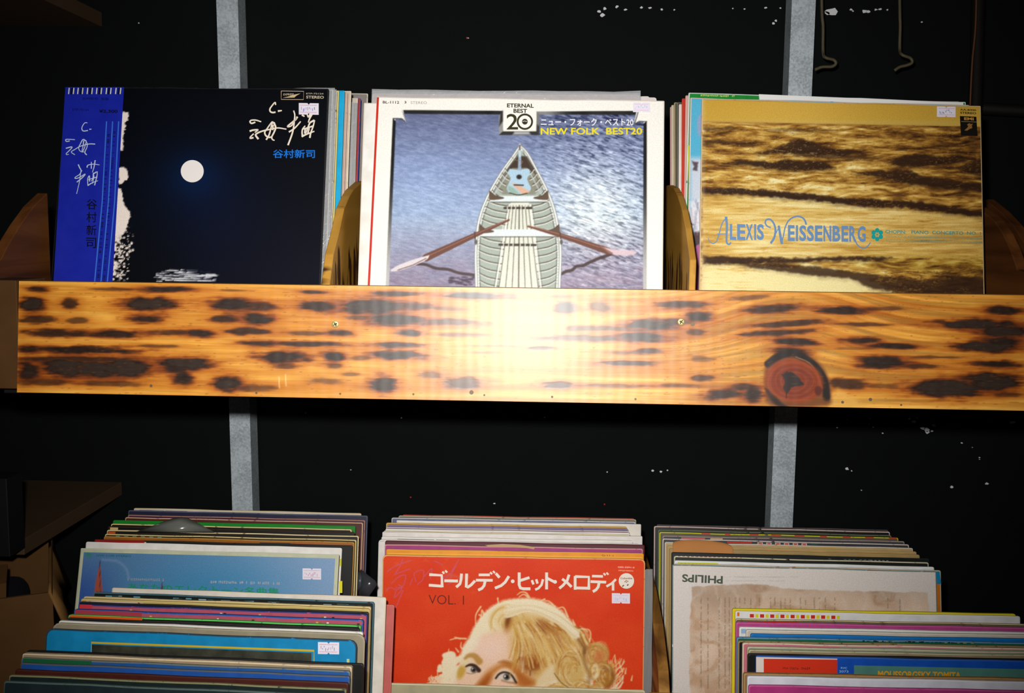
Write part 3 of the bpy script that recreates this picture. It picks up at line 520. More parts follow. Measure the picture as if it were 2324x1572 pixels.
def print_mat(name, rough=.42, spec=.3, gain=1.0):
    m, t, b = nodemat(name, rough, spec)
    a = N(t, 'ShaderNodeVertexColor', layer_name='Ink'); n = N(t, 'ShaderNodeTexNoise'); n.inputs['Scale'].default_value = 900; n.inputs['Detail'].default_value = 2
    tc = N(t, 'ShaderNodeTexCoord'); t.links.new(tc.outputs['Object'], n.inputs['Vector'])
    mp = N(t, 'ShaderNodeMapRange'); mp.inputs['From Min'].default_value = .25; mp.inputs['From Max'].default_value = .75; mp.inputs['To Min'].default_value = .86 * gain; mp.inputs['To Max'].default_value = 1.12 * gain
    mx = N(t, 'ShaderNodeVectorMath', operation='SCALE'); t.links.new(n.outputs['Fac'], mp.inputs['Value']); t.links.new(a.outputs['Color'], mx.inputs[0]); t.links.new(mp.outputs['Result'], mx.inputs['Scale'])
    t.links.new(mx.outputs['Vector'], b.inputs['Base Color']); return m
def clear_plastic():
    if 'pl' in _mc: return _mc['pl']
    m, t, b = nodemat('clear_plastic_film', .22, .6); b.inputs['Base Color'].default_value = (.62, .64, .66, 1)
    n = N(t, 'ShaderNodeTexNoise'); n.inputs['Scale'].default_value = 40; n.inputs['Detail'].default_value = 4
    bp = N(t, 'ShaderNodeBump'); bp.inputs['Strength'].default_value = .5; bp.inputs['Distance'].default_value = .004; t.links.new(n.outputs['Fac'], bp.inputs['Height']); t.links.new(bp.outputs['Normal'], b.inputs['Normal'])
    b.inputs['Alpha'].default_value = .5; _mc['pl'] = m; return m
def wood(name, c1, c2, c3, axis=0, rough=.55, scale=9, scorch=0):
    m, t, b = nodemat(name, max(rough, .6), .12)
    tc = N(t, 'ShaderNodeTexCoord'); mp = N(t, 'ShaderNodeMapping'); s = [scale * 6] * 3; s[axis] = scale * .55; mp.inputs['Scale'].default_value = s
    n = N(t, 'ShaderNodeTexNoise'); n.inputs['Scale'].default_value = 1; n.inputs['Detail'].default_value = 7; n.inputs['Distortion'].default_value = .8
    t.links.new(tc.outputs['Object'], mp.inputs['Vector']); t.links.new(mp.outputs['Vector'], n.inputs['Vector'])
    r = N(t, 'ShaderNodeValToRGB'); e = r.color_ramp.elements; e[0].position = .3; e[1].position = .72; q = e.new(.5)
    for el, c in zip(list(e), (c1, c2, c3)): el.color = (*lin(np.array(c) / 255), 1)
    t.links.new(n.outputs['Fac'], r.inputs['Fac']); out = r.outputs['Color']
    if scorch:      # blow-torch marks near the lower front
        n2 = N(t, 'ShaderNodeTexNoise'); n2.inputs['Scale'].default_value = 1; mp2 = N(t, 'ShaderNodeMapping'); s2 = [20, 90, 14]; mp2.inputs['Scale'].default_value = s2; mp2.inputs['Rotation'].default_value = (-.35, 0, 0)
        t.links.new(tc.outputs['Object'], mp2.inputs['Vector']); t.links.new(mp2.outputs['Vector'], n2.inputs['Vector'])
        sx = N(t, 'ShaderNodeSeparateXYZ'); t.links.new(tc.outputs['Object'], sx.inputs[0])
        mr = N(t, 'ShaderNodeMapRange'); mr.inputs['From Min'].default_value = .160; mr.inputs['From Max'].default_value = .120; mr.inputs['To Max'].default_value = .24; t.links.new(sx.outputs['Z'], mr.inputs['Value'])
        ad = N(t, 'ShaderNodeMath', operation='ADD'); t.links.new(n2.outputs['Fac'], ad.inputs[0]); t.links.new(mr.outputs['Result'], ad.inputs[1])
        r2 = N(t, 'ShaderNodeValToRGB'); r2.color_ramp.elements[0].position = .70; r2.color_ramp.elements[1].position = .77
        mx = N(t, 'ShaderNodeMix', data_type='RGBA'); t.links.new(ad.outputs[0], r2.inputs['Fac']); t.links.new(r2.outputs['Color'], mx.inputs['Factor']); t.links.new(out, mx.inputs[6]); mx.inputs[7].default_value = (*lin(np.array((74, 44, 24)) / 255), 1); out = mx.outputs[2]
    t.links.new(out, b.inputs['Base Color'])
    bp = N(t, 'ShaderNodeBump'); bp.inputs['Strength'].default_value = .06; bp.inputs['Distance'].default_value = .0004; t.links.new(n.outputs['Fac'], bp.inputs['Height']); t.links.new(bp.outputs['Normal'], b.inputs['Normal'])
    return m
def steel():
    m, t, b = nodemat('galvanised_steel', .5, .5, .35)
    tc = N(t, 'ShaderNodeTexCoord'); v = N(t, 'ShaderNodeTexVoronoi'); v.inputs['Scale'].default_value = 420; n = N(t, 'ShaderNodeTexNoise'); n.inputs['Scale'].default_value = 26; n.inputs['Detail'].default_value = 6
    t.links.new(tc.outputs['Object'], v.inputs['Vector']); t.links.new(tc.outputs['Object'], n.inputs['Vector'])
    mx = N(t, 'ShaderNodeMix', data_type='RGBA'); t.links.new(v.outputs['Color'], mx.inputs[6]); t.links.new(n.outputs['Fac'], mx.inputs[7]); mx.inputs['Factor'].default_value = .65
    r = N(t, 'ShaderNodeValToRGB'); r.color_ramp.elements[0].position = .32; r.color_ramp.elements[1].position = .62; r.color_ramp.elements[0].color = (.42, .48, .51, 1); r.color_ramp.elements[1].color = (.68, .76, .82, 1)
    t.links.new(mx.outputs[2], r.inputs['Fac']); t.links.new(r.outputs['Color'], b.inputs['Base Color']); return m
def plain(name, c, rough=.6, spec=.3, metal=0, var=.15, scale=30):
    m, t, b = nodemat(name, rough, spec, metal); L = lin(np.array(c) / 255)
    n = N(t, 'ShaderNodeTexNoise'); n.inputs['Scale'].default_value = scale; n.inputs['Detail'].default_value = 6
    r = N(t, 'ShaderNodeValToRGB'); r.color_ramp.elements[0].color = (*(L * (1 - var)), 1); r.color_ramp.elements[1].color = (*np.clip(L * (1 + var), 0, 1), 1)
    tc = N(t, 'ShaderNodeTexCoord'); t.links.new(tc.outputs['Object'], n.inputs['Vector']); t.links.new(n.outputs['Fac'], r.inputs['Fac']); t.links.new(r.outputs['Color'], b.inputs['Base Color']); return m

# ---------------------------------------------------------------- mesh helpers
def link(name, me, parent=None, mat=None, mw=None):
    o = bpy.data.objects.new(name, me); COL.objects.link(o)
    if mat is not None and me is not None:
        for m in (mat if isinstance(mat, (list, tuple)) else [mat]): me.materials.append(m)
    if parent is not None: o.parent = parent
    if mw is not None: o.matrix_world = mw
    return o
def mesh(name, verts, faces, mi=None, smooth=False):
    me = bpy.data.meshes.new(name); me.from_pydata([tuple(map(float, v)) for v in verts], [], faces)
    if mi is not None: me.polygons.foreach_set('material_index', mi)
    if smooth: me.polygons.foreach_set('use_smooth', [True] * len(faces))
    me.update(); return me
def bevel_box(name, x0, x1, y0, y1, z0, z1, bev=.0015, seg=2):
    bm = bmesh.new(); bmesh.ops.create_cube(bm, size=1)
    for v in bm.verts: v.co = Vector(((x0 + x1) / 2 + v.co.x * (x1 - x0), (y0 + y1) / 2 + v.co.y * (y1 - y0), (z0 + z1) / 2 + v.co.z * (z1 - z0)))
    if bev: bmesh.ops.bevel(bm, geom=bm.edges[:], offset=bev, segments=seg, affect='EDGES', profile=.5)
    me = bpy.data.meshes.new(name); bm.to_mesh(me); bm.free(); return me
def tag(o, label, cat, group=None, kind=None):
    o['label'] = label; o['category'] = cat
    if group: o['group'] = group
    if kind: o['kind'] = kind
    return o
def prism(name, prof, axis, a, b, bev=0):
    """a profile polygon extruded along x ('x': prof is (y,z)) between a and b"""
    n = len(prof); vs = [(a, y, z) for y, z in prof] + [(b, y, z) for y, z in prof]
    bm = bmesh.new(); V = [bm.verts.new(v) for v in vs]
    bm.faces.new(V[:n]); bm.faces.new(V[n:][::-1])
    for i in range(n): bm.faces.new((V[i], V[n + i], V[n + (i + 1) % n], V[(i + 1) % n]))
    bmesh.ops.recalc_face_normals(bm, faces=bm.faces[:])
    if bev: bmesh.ops.bevel(bm, geom=bm.edges[:], offset=bev, segments=1, affect='EDGES')
    me = bpy.data.meshes.new(name); bm.to_mesh(me); bm.free(); return me
def tube(name, pts, r, seg=8, twist=0, rows=None):
    P = smooth_line(pts, 6) if len(pts) > 2 else np.array(pts, float); vs = []; fs = []; n = len(P); side = np.array([1., .2, .1])
    for i in range(n):
        d = P[min(i + 1, n - 1)] - P[max(i - 1, 0)]; d = d / np.linalg.norm(d); s = np.cross(d, side); s /= np.linalg.norm(s); t_ = np.cross(d, s)
        for k in range(seg):
            a = 2 * math.pi * k / seg + twist * i; q = r * (1 + (.22 * math.cos(3 * (a - twist * i) + i * .0) if twist else 0)); vs.append(P[i] + q * (s * math.cos(a) + t_ * math.sin(a)))
        if i:
            for k in range(seg): fs.append(((i - 1) * seg + k, (i - 1) * seg + (k + 1) % seg, i * seg + (k + 1) % seg, i * seg + k))
    fs.append(tuple(range(seg))[::-1]); fs.append(tuple(range((n - 1) * seg, n * seg)))
    return mesh(name, vs, fs, smooth=True)

# ---------------------------------------------------------------- record sleeves
ALL = []; BAND = .55
class Sleeve:
    """one LP: a board jacket with rounded, rubbed border; local x right, y back, z up the jacket; origin bottom centre"""
    def __init__(s, tl, tr, face, edge, label, Y=None, Z=None, floor=None, lean=12, th=.0035, h=None, group=None, back=None, width=None, name='record_sleeve', corner=.002, yaw=None, dy=0, warp=.0006, anchor='l'):
        if Z is not None: a, b = atZ(*tl, Z), atZ(*tr, Z)
        else: a, b = atY(*tl, Y), atY(*tr, Y)
        a = a + np.array([0, dy, 0]); b = b + np.array([0, dy, 0])
        v = b - a; w = np.linalg.norm(v); ex = v / w
        if width and anchor == 'r': w = width; a = b - ex * w
        elif width: w = width; b = a + ex * w
        if yaw is not None: ex = np.array([math.cos(yaw), math.sin(yaw), 0]); a = (a + b) / 2 - ex * w / 2; b = a + ex * w
        nb = np.array([-ex[1], ex[0], 0]); nb /= np.linalg.norm(nb); L = math.radians(lean)
        ez = math.cos(L) * np.array([0, 0, 1.]) + math.sin(L) * nb; ez -= ex * (ez @ ex); ez /= np.linalg.norm(ez); ey = np.cross(ez, ex)
        if h is None: h = ((a[2] + b[2]) / 2 - floor - .0006 - th * math.sin(L) - abs(ex[2]) * w / 2) / ez[2]
        s.w, s.h, s.th = w, h, th; s.ex, s.ey, s.ez = ex, ey, ez; s.O = (a + b) / 2 - ez * h
        s.mw = Matrix(((ex[0], ey[0], ez[0], s.O[0]), (ex[1], ey[1], ez[1], s.O[1]), (ex[2], ey[2], ez[2], s.O[2]), (0, 0, 0, 1)))
        R = np.random.RandomState(len(ALL) * 7 + 3); s.R = R
        # outline with rounded top corners, inset border ring, front and back
        def outline(o, c):
            x, z0, z1 = w / 2 - o, o, h - o; c = max(c - o * .4, .0006); P = [(-x, z0), (x, z0)]
            for k in range(4): t = k / 3 * math.pi / 2; P.append((x - c + c * math.cos(t), z1 - c + c * math.sin(t)))
            for k in range(1, 8): P.append((x - c - (2 * x - 2 * c) * k / 8, z1))
            for k in range(4): t = math.pi / 2 + k / 3 * math.pi / 2; P.append((-x + c + c * math.cos(t), z1 - c + c * math.sin(t)))
            return P
        o0, o1 = outline(0, corner), outline(.0012, corner); n = len(o0)
        ph = R.rand() * 6; jit = [warp * math.sin(ph + i * 1.7) + R.uniform(-1, 1) * warp * .4 for i in range(n)]
        vs = []
        for (P, y, in_) in ((o1, 0, 1), (o0, .0005, 0), (o0, th - .0005, 0), (o1, th, 1)):
            for i, (x, z) in enumerate(P):
                dz = jit[i] if z > h * .9 and abs(x) < w * .45 else 0
                vs.append((x, y, z + dz))
        fs = [tuple(range(n))]; mi = [0]
        for r in range(3):
            for i in range(n): fs.append((r * n + i, (r + 1) * n + i, (r + 1) * n + (i + 1) % n, r * n + (i + 1) % n)); mi.append(1 if r != 1 else 2)
        fs.append(tuple(range(3 * n, 4 * n))[::-1]); mi.append(3)
        me = mesh(name, vs, fs, mi)
        f, e = np.array(face), np.array(edge); bk = back if back is not None else tuple(int(v) for v in f * .6 + 60)
        s.o = link(name, me, None, [card(face), worn(face, edge), card(edge, .7, .2, .18, 200), card(bk)]); s.o.matrix_world = s.mw
        tag(s.o, label, 'record sleeve', group); ALL.append(s)
    def uv(s, px, py):
        """a point of the jacket's front seen at that spot of the reference picture -> local (x, z)"""
        r = ray(px, py); t = ((s.O - O_) @ s.ey) / (r @ s.ey); P = O_ + r * t - s.O
        return P @ s.ex, P @ s.ez
    def world(s, x, z, y=0): return s.O + s.ex * x + s.ez * z + s.ey * y
    def child(s, name, me, mat, label=None):
        o = link(name, me, s.o, mat)
        if label: o['label'] = label
        return o
    def flat(s, name, polys, mat, y=-.0003, label=None, mi=None, th=0):
        """flat printed shapes given as lists of reference-picture points"""
        vs = []; fs = []
        for P in polys:
            i = len(vs); q = [s.uv(*p) for p in P]
            ar = sum(q[k][0] * q[(k + 1) % len(q)][1] - q[(k + 1) % len(q)][0] * q[k][1] for k in range(len(q)))
            if ar < 0: q = q[::-1]
            vs += [(a, y, b) for a, b in q]; fs.append(tuple(range(i, i + len(q))))
        return s.child(name, mesh(name, vs, fs, mi), mat, label)
    def strip(s, name, polylines, w, mat, y=-.0003, label=None, smooth=0):
        """printed lines or brush strokes: each polyline in picture points, w (or per-line w) in picture pixels"""
        vs = []; fs = []; k = .47e-3 * 1.0
        for li, L in enumerate(polylines):
            ww = w
            if isinstance(L, tuple): L, ww = L
            if not isinstance(ww, (tuple, list)): ww = (ww, ww)
            P = smooth_line(L, smooth) if smooth else np.array(L, float)
            Q = np.array([s.uv(*p) for p in P]); n = len(Q)
            sc = np.linalg.norm(np.array(s.uv(P[0][0] + 10, P[0][1])) - np.array(s.uv(*P[0]))) / 10
            for i in range(n):
                d = Q[min(i + 1, n - 1)] - Q[max(i - 1, 0)]; d = d / (np.linalg.norm(d) + 1e-12); nn = np.array([-d[1], d[0]]); t = i / max(1, n - 1); r = (ww[0] + (ww[1] - ww[0]) * t) * sc / 2
                ext = d * r * .8 * (-1 if i == 0 else (1 if i == n - 1 else 0)) * (1 if smooth else 0)
                a, b = Q[i] - nn * r + ext, Q[i] + nn * r + ext; vs += [(a[0], y - li * 4e-6, a[1]), (b[0], y - li * 4e-6, b[1])]
                if i: j = len(vs) - 4; fs.append((j, j + 2, j + 3, j + 1))
        return s.child(name, mesh(name, vs, fs), mat, label)
    def text(s, body, tl, tr, bl, mat, name='lettering', bold=0, y=-.0004, label=None, space=1.0):
        """letters fitted to the picture rectangle tl, tr, bl (bl = below tl)"""
        vs, fs = text_shape(body, bold, space); X0, X1 = vs[:, 0].min(), vs[:, 0].max(); Y0, Y1 = vs[:, 1].min(), vs[:, 1].max()
        A, B, C = (np.array(s.uv(*p)) for p in (tl, tr, bl))
        u = (vs[:, 0] - X0) / (X1 - X0); v = (Y1 - vs[:, 1]) / (Y1 - Y0)
        P = A[None] + u[:, None] * (B - A)[None] + v[:, None] * (C - A)[None]
        return s.child(name, mesh(name, [(p[0], y, p[1]) for p in P], fs), mat, label)
    def bake(s, canvas, mat, cell=.0007, z0=None, name='cover_print', inset=.0012, gain=1.0, x0=None, x1=None):
        """the printed picture: a fine grid over the front whose vertices carry the canvas colours"""
        xa = -s.w / 2 + inset if x0 is None else x0; xb = s.w / 2 - inset if x1 is None else x1
        za = inset if z0 is None else z0; zb = s.h - inset - .0004
        nx = max(2, int((xb - xa) / cell)); nz = max(2, int((zb - za) / cell))
        gx, gz = np.meshgrid(np.linspace(xa, xb, nx), np.linspace(za, zb, nz))
        P = s.O[None, None] + gx[..., None] * s.ex + gz[..., None] * s.ez
        d = P - O_; w = d @ CF_; px = 1162 + FPX * (d @ CX_) / w; py = 786 - FPX * (d @ CU_) / w
        c = np.clip(lin(np.clip(canvas.sample(px, py), 0, 1)) * gain, 0, .97)
        co = np.stack([gx, np.full_like(gx, -.00015), gz], -1).reshape(-1, 3)
        return s.child(name, grid_mesh(name, co, nx, nz, c.reshape(-1, 3)), mat)
    def small_print(s, x0, x1, y, h, mat, seed=1, slope=.015, gap=.15, name='small_print'):
        """lettering too small and soft to read: a row of tiny unequal dashes"""
        R = np.random.RandomState(seed); x = x0; P = []
        while x < x1:
            w0 = h * R.uniform(.25, .8)
            if R.rand() > gap:
                for k in range(2): yy_ = y + (x - x0) * slope + R.uniform(-.4, .4) * h; P.append(([(x, yy_), (x + w0, yy_)], h * R.uniform(.15, .35)))
                P.append(([(x + w0 / 2, y + (x - x0) * slope - h / 2), (x + w0 / 2, y + (x - x0) * slope + h / 2)], h * .18))
            x += w0 + h * .2
        return s.strip(name, P, 1, mat, y=-.0006)
    def sticker(s, cx, cy, w=42, h=25, marks=((120, 110, 190), (200, 90, 120)), name='price_sticker', seed=1):
        R = np.random.RandomState(seed); t = .018
        def p(u, v): return (cx + u * w / 2 - 0 * v, cy + v * h / 2 + u * w / 2 * t)
        P = [p(-1, -1), p(-.12, -1), p(-.04, -.78), p(.04, -.78), p(.12, -1), p(1, -1), p(1, 1), p(.12, 1), p(.04, .78), p(-.04, .78), p(-.12, 1), p(-1, 1)]
        A = [s.uv(*q) for q in P]
        if sum(A[k][0] * A[(k + 1) % 12][1] - A[(k + 1) % 12][0] * A[k][1] for k in range(12)) < 0: A = A[::-1]
        vs = [(a, -.0007, b) for a, b in A] + [(a, -.00045, b) for a, b in A]; fs = [tuple(range(12))] + [(k, 12 + k, 12 + (k + 1) % 12, (k + 1) % 12) for k in range(12)]; mi = [0] * 13
        def bar(u0, u1, v, hh, m):
            q = [s.uv(*p(u0, v + hh)), s.uv(*p(u1, v + hh)), s.uv(*p(u1, v - hh)), s.uv(*p(u0, v - hh))]; i = len(vs); vs.extend([(a, -.00085, b) for a, b in q]); fs.append((i, i + 1, i + 2, i + 3)); mi.append(m)
        for v in (-.62, .62):
            u = -.85
            while u < .8: L = R.uniform(.05, .16); bar(u, u + L, v, .035, 2); u += L + .03
        for k in range(9):      # pencilled price, too small to read
            u = -.75 + k * .16 + R.uniform(-.03, .03); bar(u, u + R.uniform(.03, .09), R.uniform(-.3, .3), R.uniform(.08, .3), 1)
        return s.child(name, mesh(name, vs, fs, mi), [ink((236, 230, 244)), ink(marks[0]), ink(marks[1])], 'white price sticker with notched edges')
    def band(s, x0, x1, t0, t1, c, name='printed_band', label=None, y=-.0003):
        """strip across the top of the front: picture x range, t0..t1 metres below the top edge"""
        a = s.uv(x0, project(s.world(0, s.h))[1])[0]; b = s.uv(x1, project(s.world(0, s.h))[1])[0]
        t1 *= BAND; t0 = t0 * BAND if t0 > 0 else t0
        a = max(a, -s.w / 2 + .0018); b = min(b, s.w / 2 - .0018)
        vs = [(a, y, s.h - t1), (b, y, s.h - t1), (b, y, s.h - t0 - .0013), (a, y, s.h - t0 - .0013)]
        return s.child(name, mesh(name, vs, [(0, 1, 2, 3)]), ink(c) if not hasattr(c, 'node_tree') else c, label)
    def plastic(s, ext=.006, top=.004, label=None, sides=((-.0012, -1), (None, 1)), x_from=None):
        R = s.R; nx, nz = 10, 10; vs = []; fs = []; mats = clear_plastic()
        for k, (y, sg) in enumerate(sides):
            y = s.th + .0003 if y is None else y
            for j in range(nz + 1):
                for i in range(nx + 1):
                    xl_ = (-s.w / 2 - ext * .3) if x_from is None else x_from; x = xl_ + (s.w / 2 + ext - xl_) * i / nx; z = (s.h + top) * j / nz
                    vs.append((x + (R.uniform(-1, 1) * .0006 if i == nx else 0), y + sg * abs(math.sin(i * 1.3 + j * .7)) * .0006, z + (R.uniform(-1, 1) * .0008 if j == nz else 0)))
            b = k * (nx + 1) * (nz + 1)
            for j in range(nz):
                for i in range(nx): q = b + j * (nx + 1) + i; fs.append((q, q + 1, q + nx + 2, q + nx + 1))
        return s.child('plastic_outer_sleeve', mesh('plastic_outer_sleeve', vs, fs, smooth=True), mats, label or 'clear plastic outer sleeve')

def grid_mesh(name, co, nx, nz, col):
    me = bpy.data.meshes.new(name); nv = nx * nz; nf = (nx - 1) * (nz - 1)
    me.vertices.add(nv); me.vertices.foreach_set('co', co.astype(np.float32).ravel())
    i, j = np.meshgrid(np.arange(nx - 1), np.arange(nz - 1)); a = (j * nx + i).ravel(); q = np.stack([a, a + 1, a + nx + 1, a + nx], 1).astype(np.int32)
    me.loops.add(nf * 4); me.loops.foreach_set('vertex_index', q.ravel()); me.polygons.add(nf); me.polygons.foreach_set('loop_start', np.arange(nf, dtype=np.int32) * 4)
    me.update(calc_edges=True)
    at = me.color_attributes.new('Ink', 'FLOAT_COLOR', 'POINT'); at.data.foreach_set('color', np.concatenate([col, np.ones((nv, 1))], 1).astype(np.float32).ravel())
    me.validate(); return me
_tc = {}
def text_shape(body, bold=0, space=1.0):
    k = (body, bold, space)
    if k not in _tc:
        c = bpy.data.curves.new('lettering', 'FONT'); c.body = body; c.size = 1; c.offset = bold; c.space_character = space; c.resolution_u = 3; c.align_x = 'CENTER'
        o = bpy.data.objects.new('lettering_source', c); COL.objects.link(o); dg = bpy.context.evaluated_depsgraph_get(); dg.update()
        me = bpy.data.meshes.new_from_object(o.evaluated_get(dg)); v = np.zeros(len(me.vertices) * 3); me.vertices.foreach_get('co', v)
        _tc[k] = (v.reshape(-1, 3)[:, :2].copy(), [tuple(p.vertices) for p in me.polygons]); bpy.data.objects.remove(o); bpy.data.meshes.remove(me)
    return _tc[k]

# ---------------------------------------------------------------- the setting
wallY = 1.50
blk = plain('black_painted_wall', (9, 14, 13), .8, .12, var=.3, scale=12)
w = link('wall_back', bevel_box('wall_back', -1.6, 1.6, wallY, wallY + .05, 0, 2.6, 0), None, blk); w['kind'] = 'structure'
fl_o = link('floor', bevel_box('floor', -1.6, 1.6, -.8, wallY, -.05, 0, 0), None, plain('concrete_floor', (70, 68, 64), .8, .2)); fl_o['kind'] = 'structure'
chips = []
for (x, y, r) in ((1888, 26, 11), (1878, 29, 5), (1932, 22, 3), (1936, 25, 2), (1963, 26, 5), (1970, 27, 4), (1988, 22, 3), (1997, 21, 3), (2014, 22, 2), (1737, 18, 3), (1771, 18, 2), (1761, 47, 3), (1755, 53, 3), (2092, 50, 2), (1360, 26, 4), (1368, 34, 5), (1372, 20, 4), (1400, 15, 4), (1420, 22, 3), (1456, 17, 3), (1475, 18, 3), (1502, 21, 3), (1530, 22, 2), (1063, 86, 1.6), (315, 52, 1.6), (1690, 20, 2), (1663, 19, 2),
                  (2064, 950, 3), (2074, 957, 5), (2081, 948, 1.6), (2094, 971, 5), (2103, 975, 6), (2105, 980, 5), (2119, 965, 4), (2115, 978, 2.4), (2297, 958, 6), (1922, 952, 1.2), (1900, 970, 1.5), (1975, 949, 1.4), (1972, 962, 1.2), (1982, 969, 1.2), (2003, 983, 1.8), (1923, 1064, 4), (1933, 1068, 2), (2183, 1005, 2), (2207, 1015, 1.2), (2223, 1038, 2), (2223, 1042, 1.2), (2160, 1105, 4.5), (2240, 1097, 4), (1955, 1112, 1.4), (1236, 947, 2), (911, 948, 2), (693, 937, 1.4), (1122, 1142, 2.2), (796, 1066, 1.4), (1482, 1068, 3), (1500, 1070, 3), (1515, 1067, 2), (1378, 1071, 2)):
    P0 = atY(x, y, wallY - .0012); R = random.Random(x * 7 + y); k = r / FPX * wallY; n = R.randint(6, 9)
    chips.append([P0 + np.array([math.cos(6.283 * i / n) * k * R.uniform(.6, 1.5), 0, math.sin(6.283 * i / n) * k * R.uniform(.4, 1.0)]) for i in range(n)])
vs = []; fs = []
for c in chips:
    i = len(vs); n = len(c); vs += list(c) + [p + np.array([0, .0012, 0]) for p in c]; fs.append(tuple(range(i, i + n))); fs += [(i + k, i + n + k, i + n + (k + 1) % n, i + (k + 1) % n) for k in range(n)]
ch = link('paint_chip', mesh('paint_chip', vs, fs), w, plain('bare_plaster', (236, 238, 240), .8)); ch['kind'] = 'stuff'; ch['label'] = 'white flecks where the black paint has chipped'
for (x, y) in ((1372, 1144), (1060, 86), (932, 1128)):
    P0 = atY(x, y, wallY - .001); vs = [P0 + np.array([math.cos(a) * .0013, 0, math.sin(a) * .0013]) for a in np.linspace(0, 6.28, 7)[:-1]]
    o = link('paint_spot', mesh('paint_spot', vs, [tuple(range(6))]), w, ink((200, 40, 30))); o['label'] = 'tiny red paint spot'
ST = steel()
def post(xt, yt, xb, yb, w_, d_, Y, label, grp='square steel uprights behind the record shelves', ztop=2.4, zbot=0, name='steel_post', side='r'):
    a, b = atY(xt, yt, Y), atY(xb, yb, Y); dx = (a[0] - b[0]) / (a[2] - b[2])
    bm = bmesh.new(); z0, z1 = .0006, ztop; t = .0025; segs = [(0, 0, w_, t), (0, d_ - t, w_, d_), (0, 0, t, d_), (w_ - t, 0, w_, d_)]
    prof_o = [(0, 0), (w_, 0), (w_, d_), (0, d_)]; prof_i = [(t, t), (w_ - t, t), (w_ - t, d_ - t), (t, d_ - t)]
    V = []
    for z in (z0, z1):
        X0 = b[0] + dx * (z - b[2])
        for pr in (prof_o, prof_i): V.append([bm.verts.new((X0 + p[0], Y + p[1], z)) for p in pr])
    for k in range(4):
        k2 = (k + 1) % 4; bm.faces.new((V[0][k], V[0][k2], V[2][k2], V[2][k])); bm.faces.new((V[1][k], V[3][k], V[3][k2], V[1][k2])); bm.faces.new((V[2][k], V[2][k2], V[3][k2], V[3][k])); bm.faces.new((V[0][k], V[1][k], V[1][k2], V[0][k2]))
    bmesh.ops.recalc_face_normals(bm, faces=bm.faces[:]); me = bpy.data.meshes.new(name); bm.to_mesh(me); bm.free()
    return tag(link(name, me, None, ST), label, 'post', grp)
post(491, 10, 527, 1150, .0315, .036, 1.455, 'galvanised square steel post behind the left records')
post(1797, 10, 1748, 1190, .0335, .036, 1.455, 'galvanised square steel post behind the right records, beside the wire hooks')
post(58, 1250, 63, 1335, .029, .03, 1.455, 'short view of a steel post above the cardboard box', ztop=atY(265, 1100, 1.48)[2] - .022)

# neighbouring shelf boards at the far left
NB = plain('neighbour_shelf_pine', (78, 60, 42), .75, .15, var=.25, scale=9)
BK = plain('black_paint_and_shade', (12, 12, 12), .6)
p = atY(265, 1100, 1.48); q = p[2]
tag(link('side_shelf_board', bevel_box('side_shelf_board', -1.25, p[0], 1.205, 1.498, q - .021, q, .001), None, NB), 'plain wooden shelf board jutting in at lower left above the cardboard box', 'shelf')
p = atY(220, 55, 1.48)
tag(link('side_shelf_board', bevel_box('side_shelf_board', -1.25, p[0], 1.205, 1.498, p[2], p[2] + .021, .001), None, NB), 'dim wooden shelf board seen from below in the top left corner', 'shelf')
p = atY(42, 1200, 1.19)
tag(link('black_upright', bevel_box('black_upright', p[0] - .06, p[0], 1.168, 1.2045, CZ - .410, CZ - .31, .001), None, BK), 'black upright closing the wooden shelf board at lower left', 'post')
# cardboard box, turned to face the middle of the room
CB = plain('brown_cardboard', (96, 66, 36), .85, .12, var=.2, scale=18)
LFl = CZ - .700
p = atY(122, 1400, 1.125); th_ = math.radians(27); zt = atY(100, 1345, 1.12)[2] - LFl - .001
root = bpy.data.objects.new('cardboard_box', None); COL.objects.link(root); root.location = (p[0], p[1], LFl); root.rotation_euler = (0, 0, th_)
tag(root, 'open brown cardboard box at lower left beside the front records', 'box')
link('side_panel', bevel_box('side_panel', -.005, 0, .0052, .2148, .006, zt, .001), root, CB); link('side_panel', bevel_box('side_panel', -.40, -.395, .0052, .2148, .006, zt, .001), root, CB)
link('front_panel', bevel_box('front_panel', -.40, 0, 0, .005, .006, zt, .001), root, CB); link('back_panel', bevel_box('back_panel', -.40, 0, .215, .22, .006, zt, .001), root, CB)
link('bottom_panel', bevel_box('bottom_panel', -.40, 0, 0, .22, .0002, .0058, .001), root, CB)
o = link('front_flap', prism('front_flap', [(.002, zt + .0005), (.02, zt + .012), (.07, zt + .020), (.072, zt + .016), (.022, zt + .008), (.006, zt + .0005)], 'x', -.39, -.05), root, CB); o['label'] = 'half folded top flap'
def sheet(P, Q, n=8):
    """a bent strip of board between two edge curves"""
    vs = [tuple(v) for v in P] + [tuple(v) for v in Q]; k = len(P); return vs, [(i, i + 1, k + i + 1, k + i) for i in range(k - 1)]
v_, f_ = sheet([(-.005, y, zt) for y in np.linspace(.0, .215, 7)], [(.012 + .004 * math.sin(y * 40), y, zt - .045 + .01 * math.sin(y * 22)) for y in np.linspace(-.004, .19, 7)])
o = link('side_flap', mesh('side_flap', v_, f_, smooth=True), root, plain('creased_cardboard', (140, 102, 56), .7, .2, var=.25, scale=25)); md = o.modifiers.new('thickness', 'SOLIDIFY'); md.thickness = .003; o['label'] = 'bent side flap with a pale crease'
cl = link('folded_blue_cloth', bevel_box('folded_blue_cloth', -.37, -.03, .03, .19, .0072, zt - .03, .02, 4), None, plain('navy_cloth', (16, 18, 34), .9)); cl.location = root.location; cl.rotation_euler = root.rotation_euler
tag(cl, 'dark navy bundle inside the cardboard box', 'cloth')

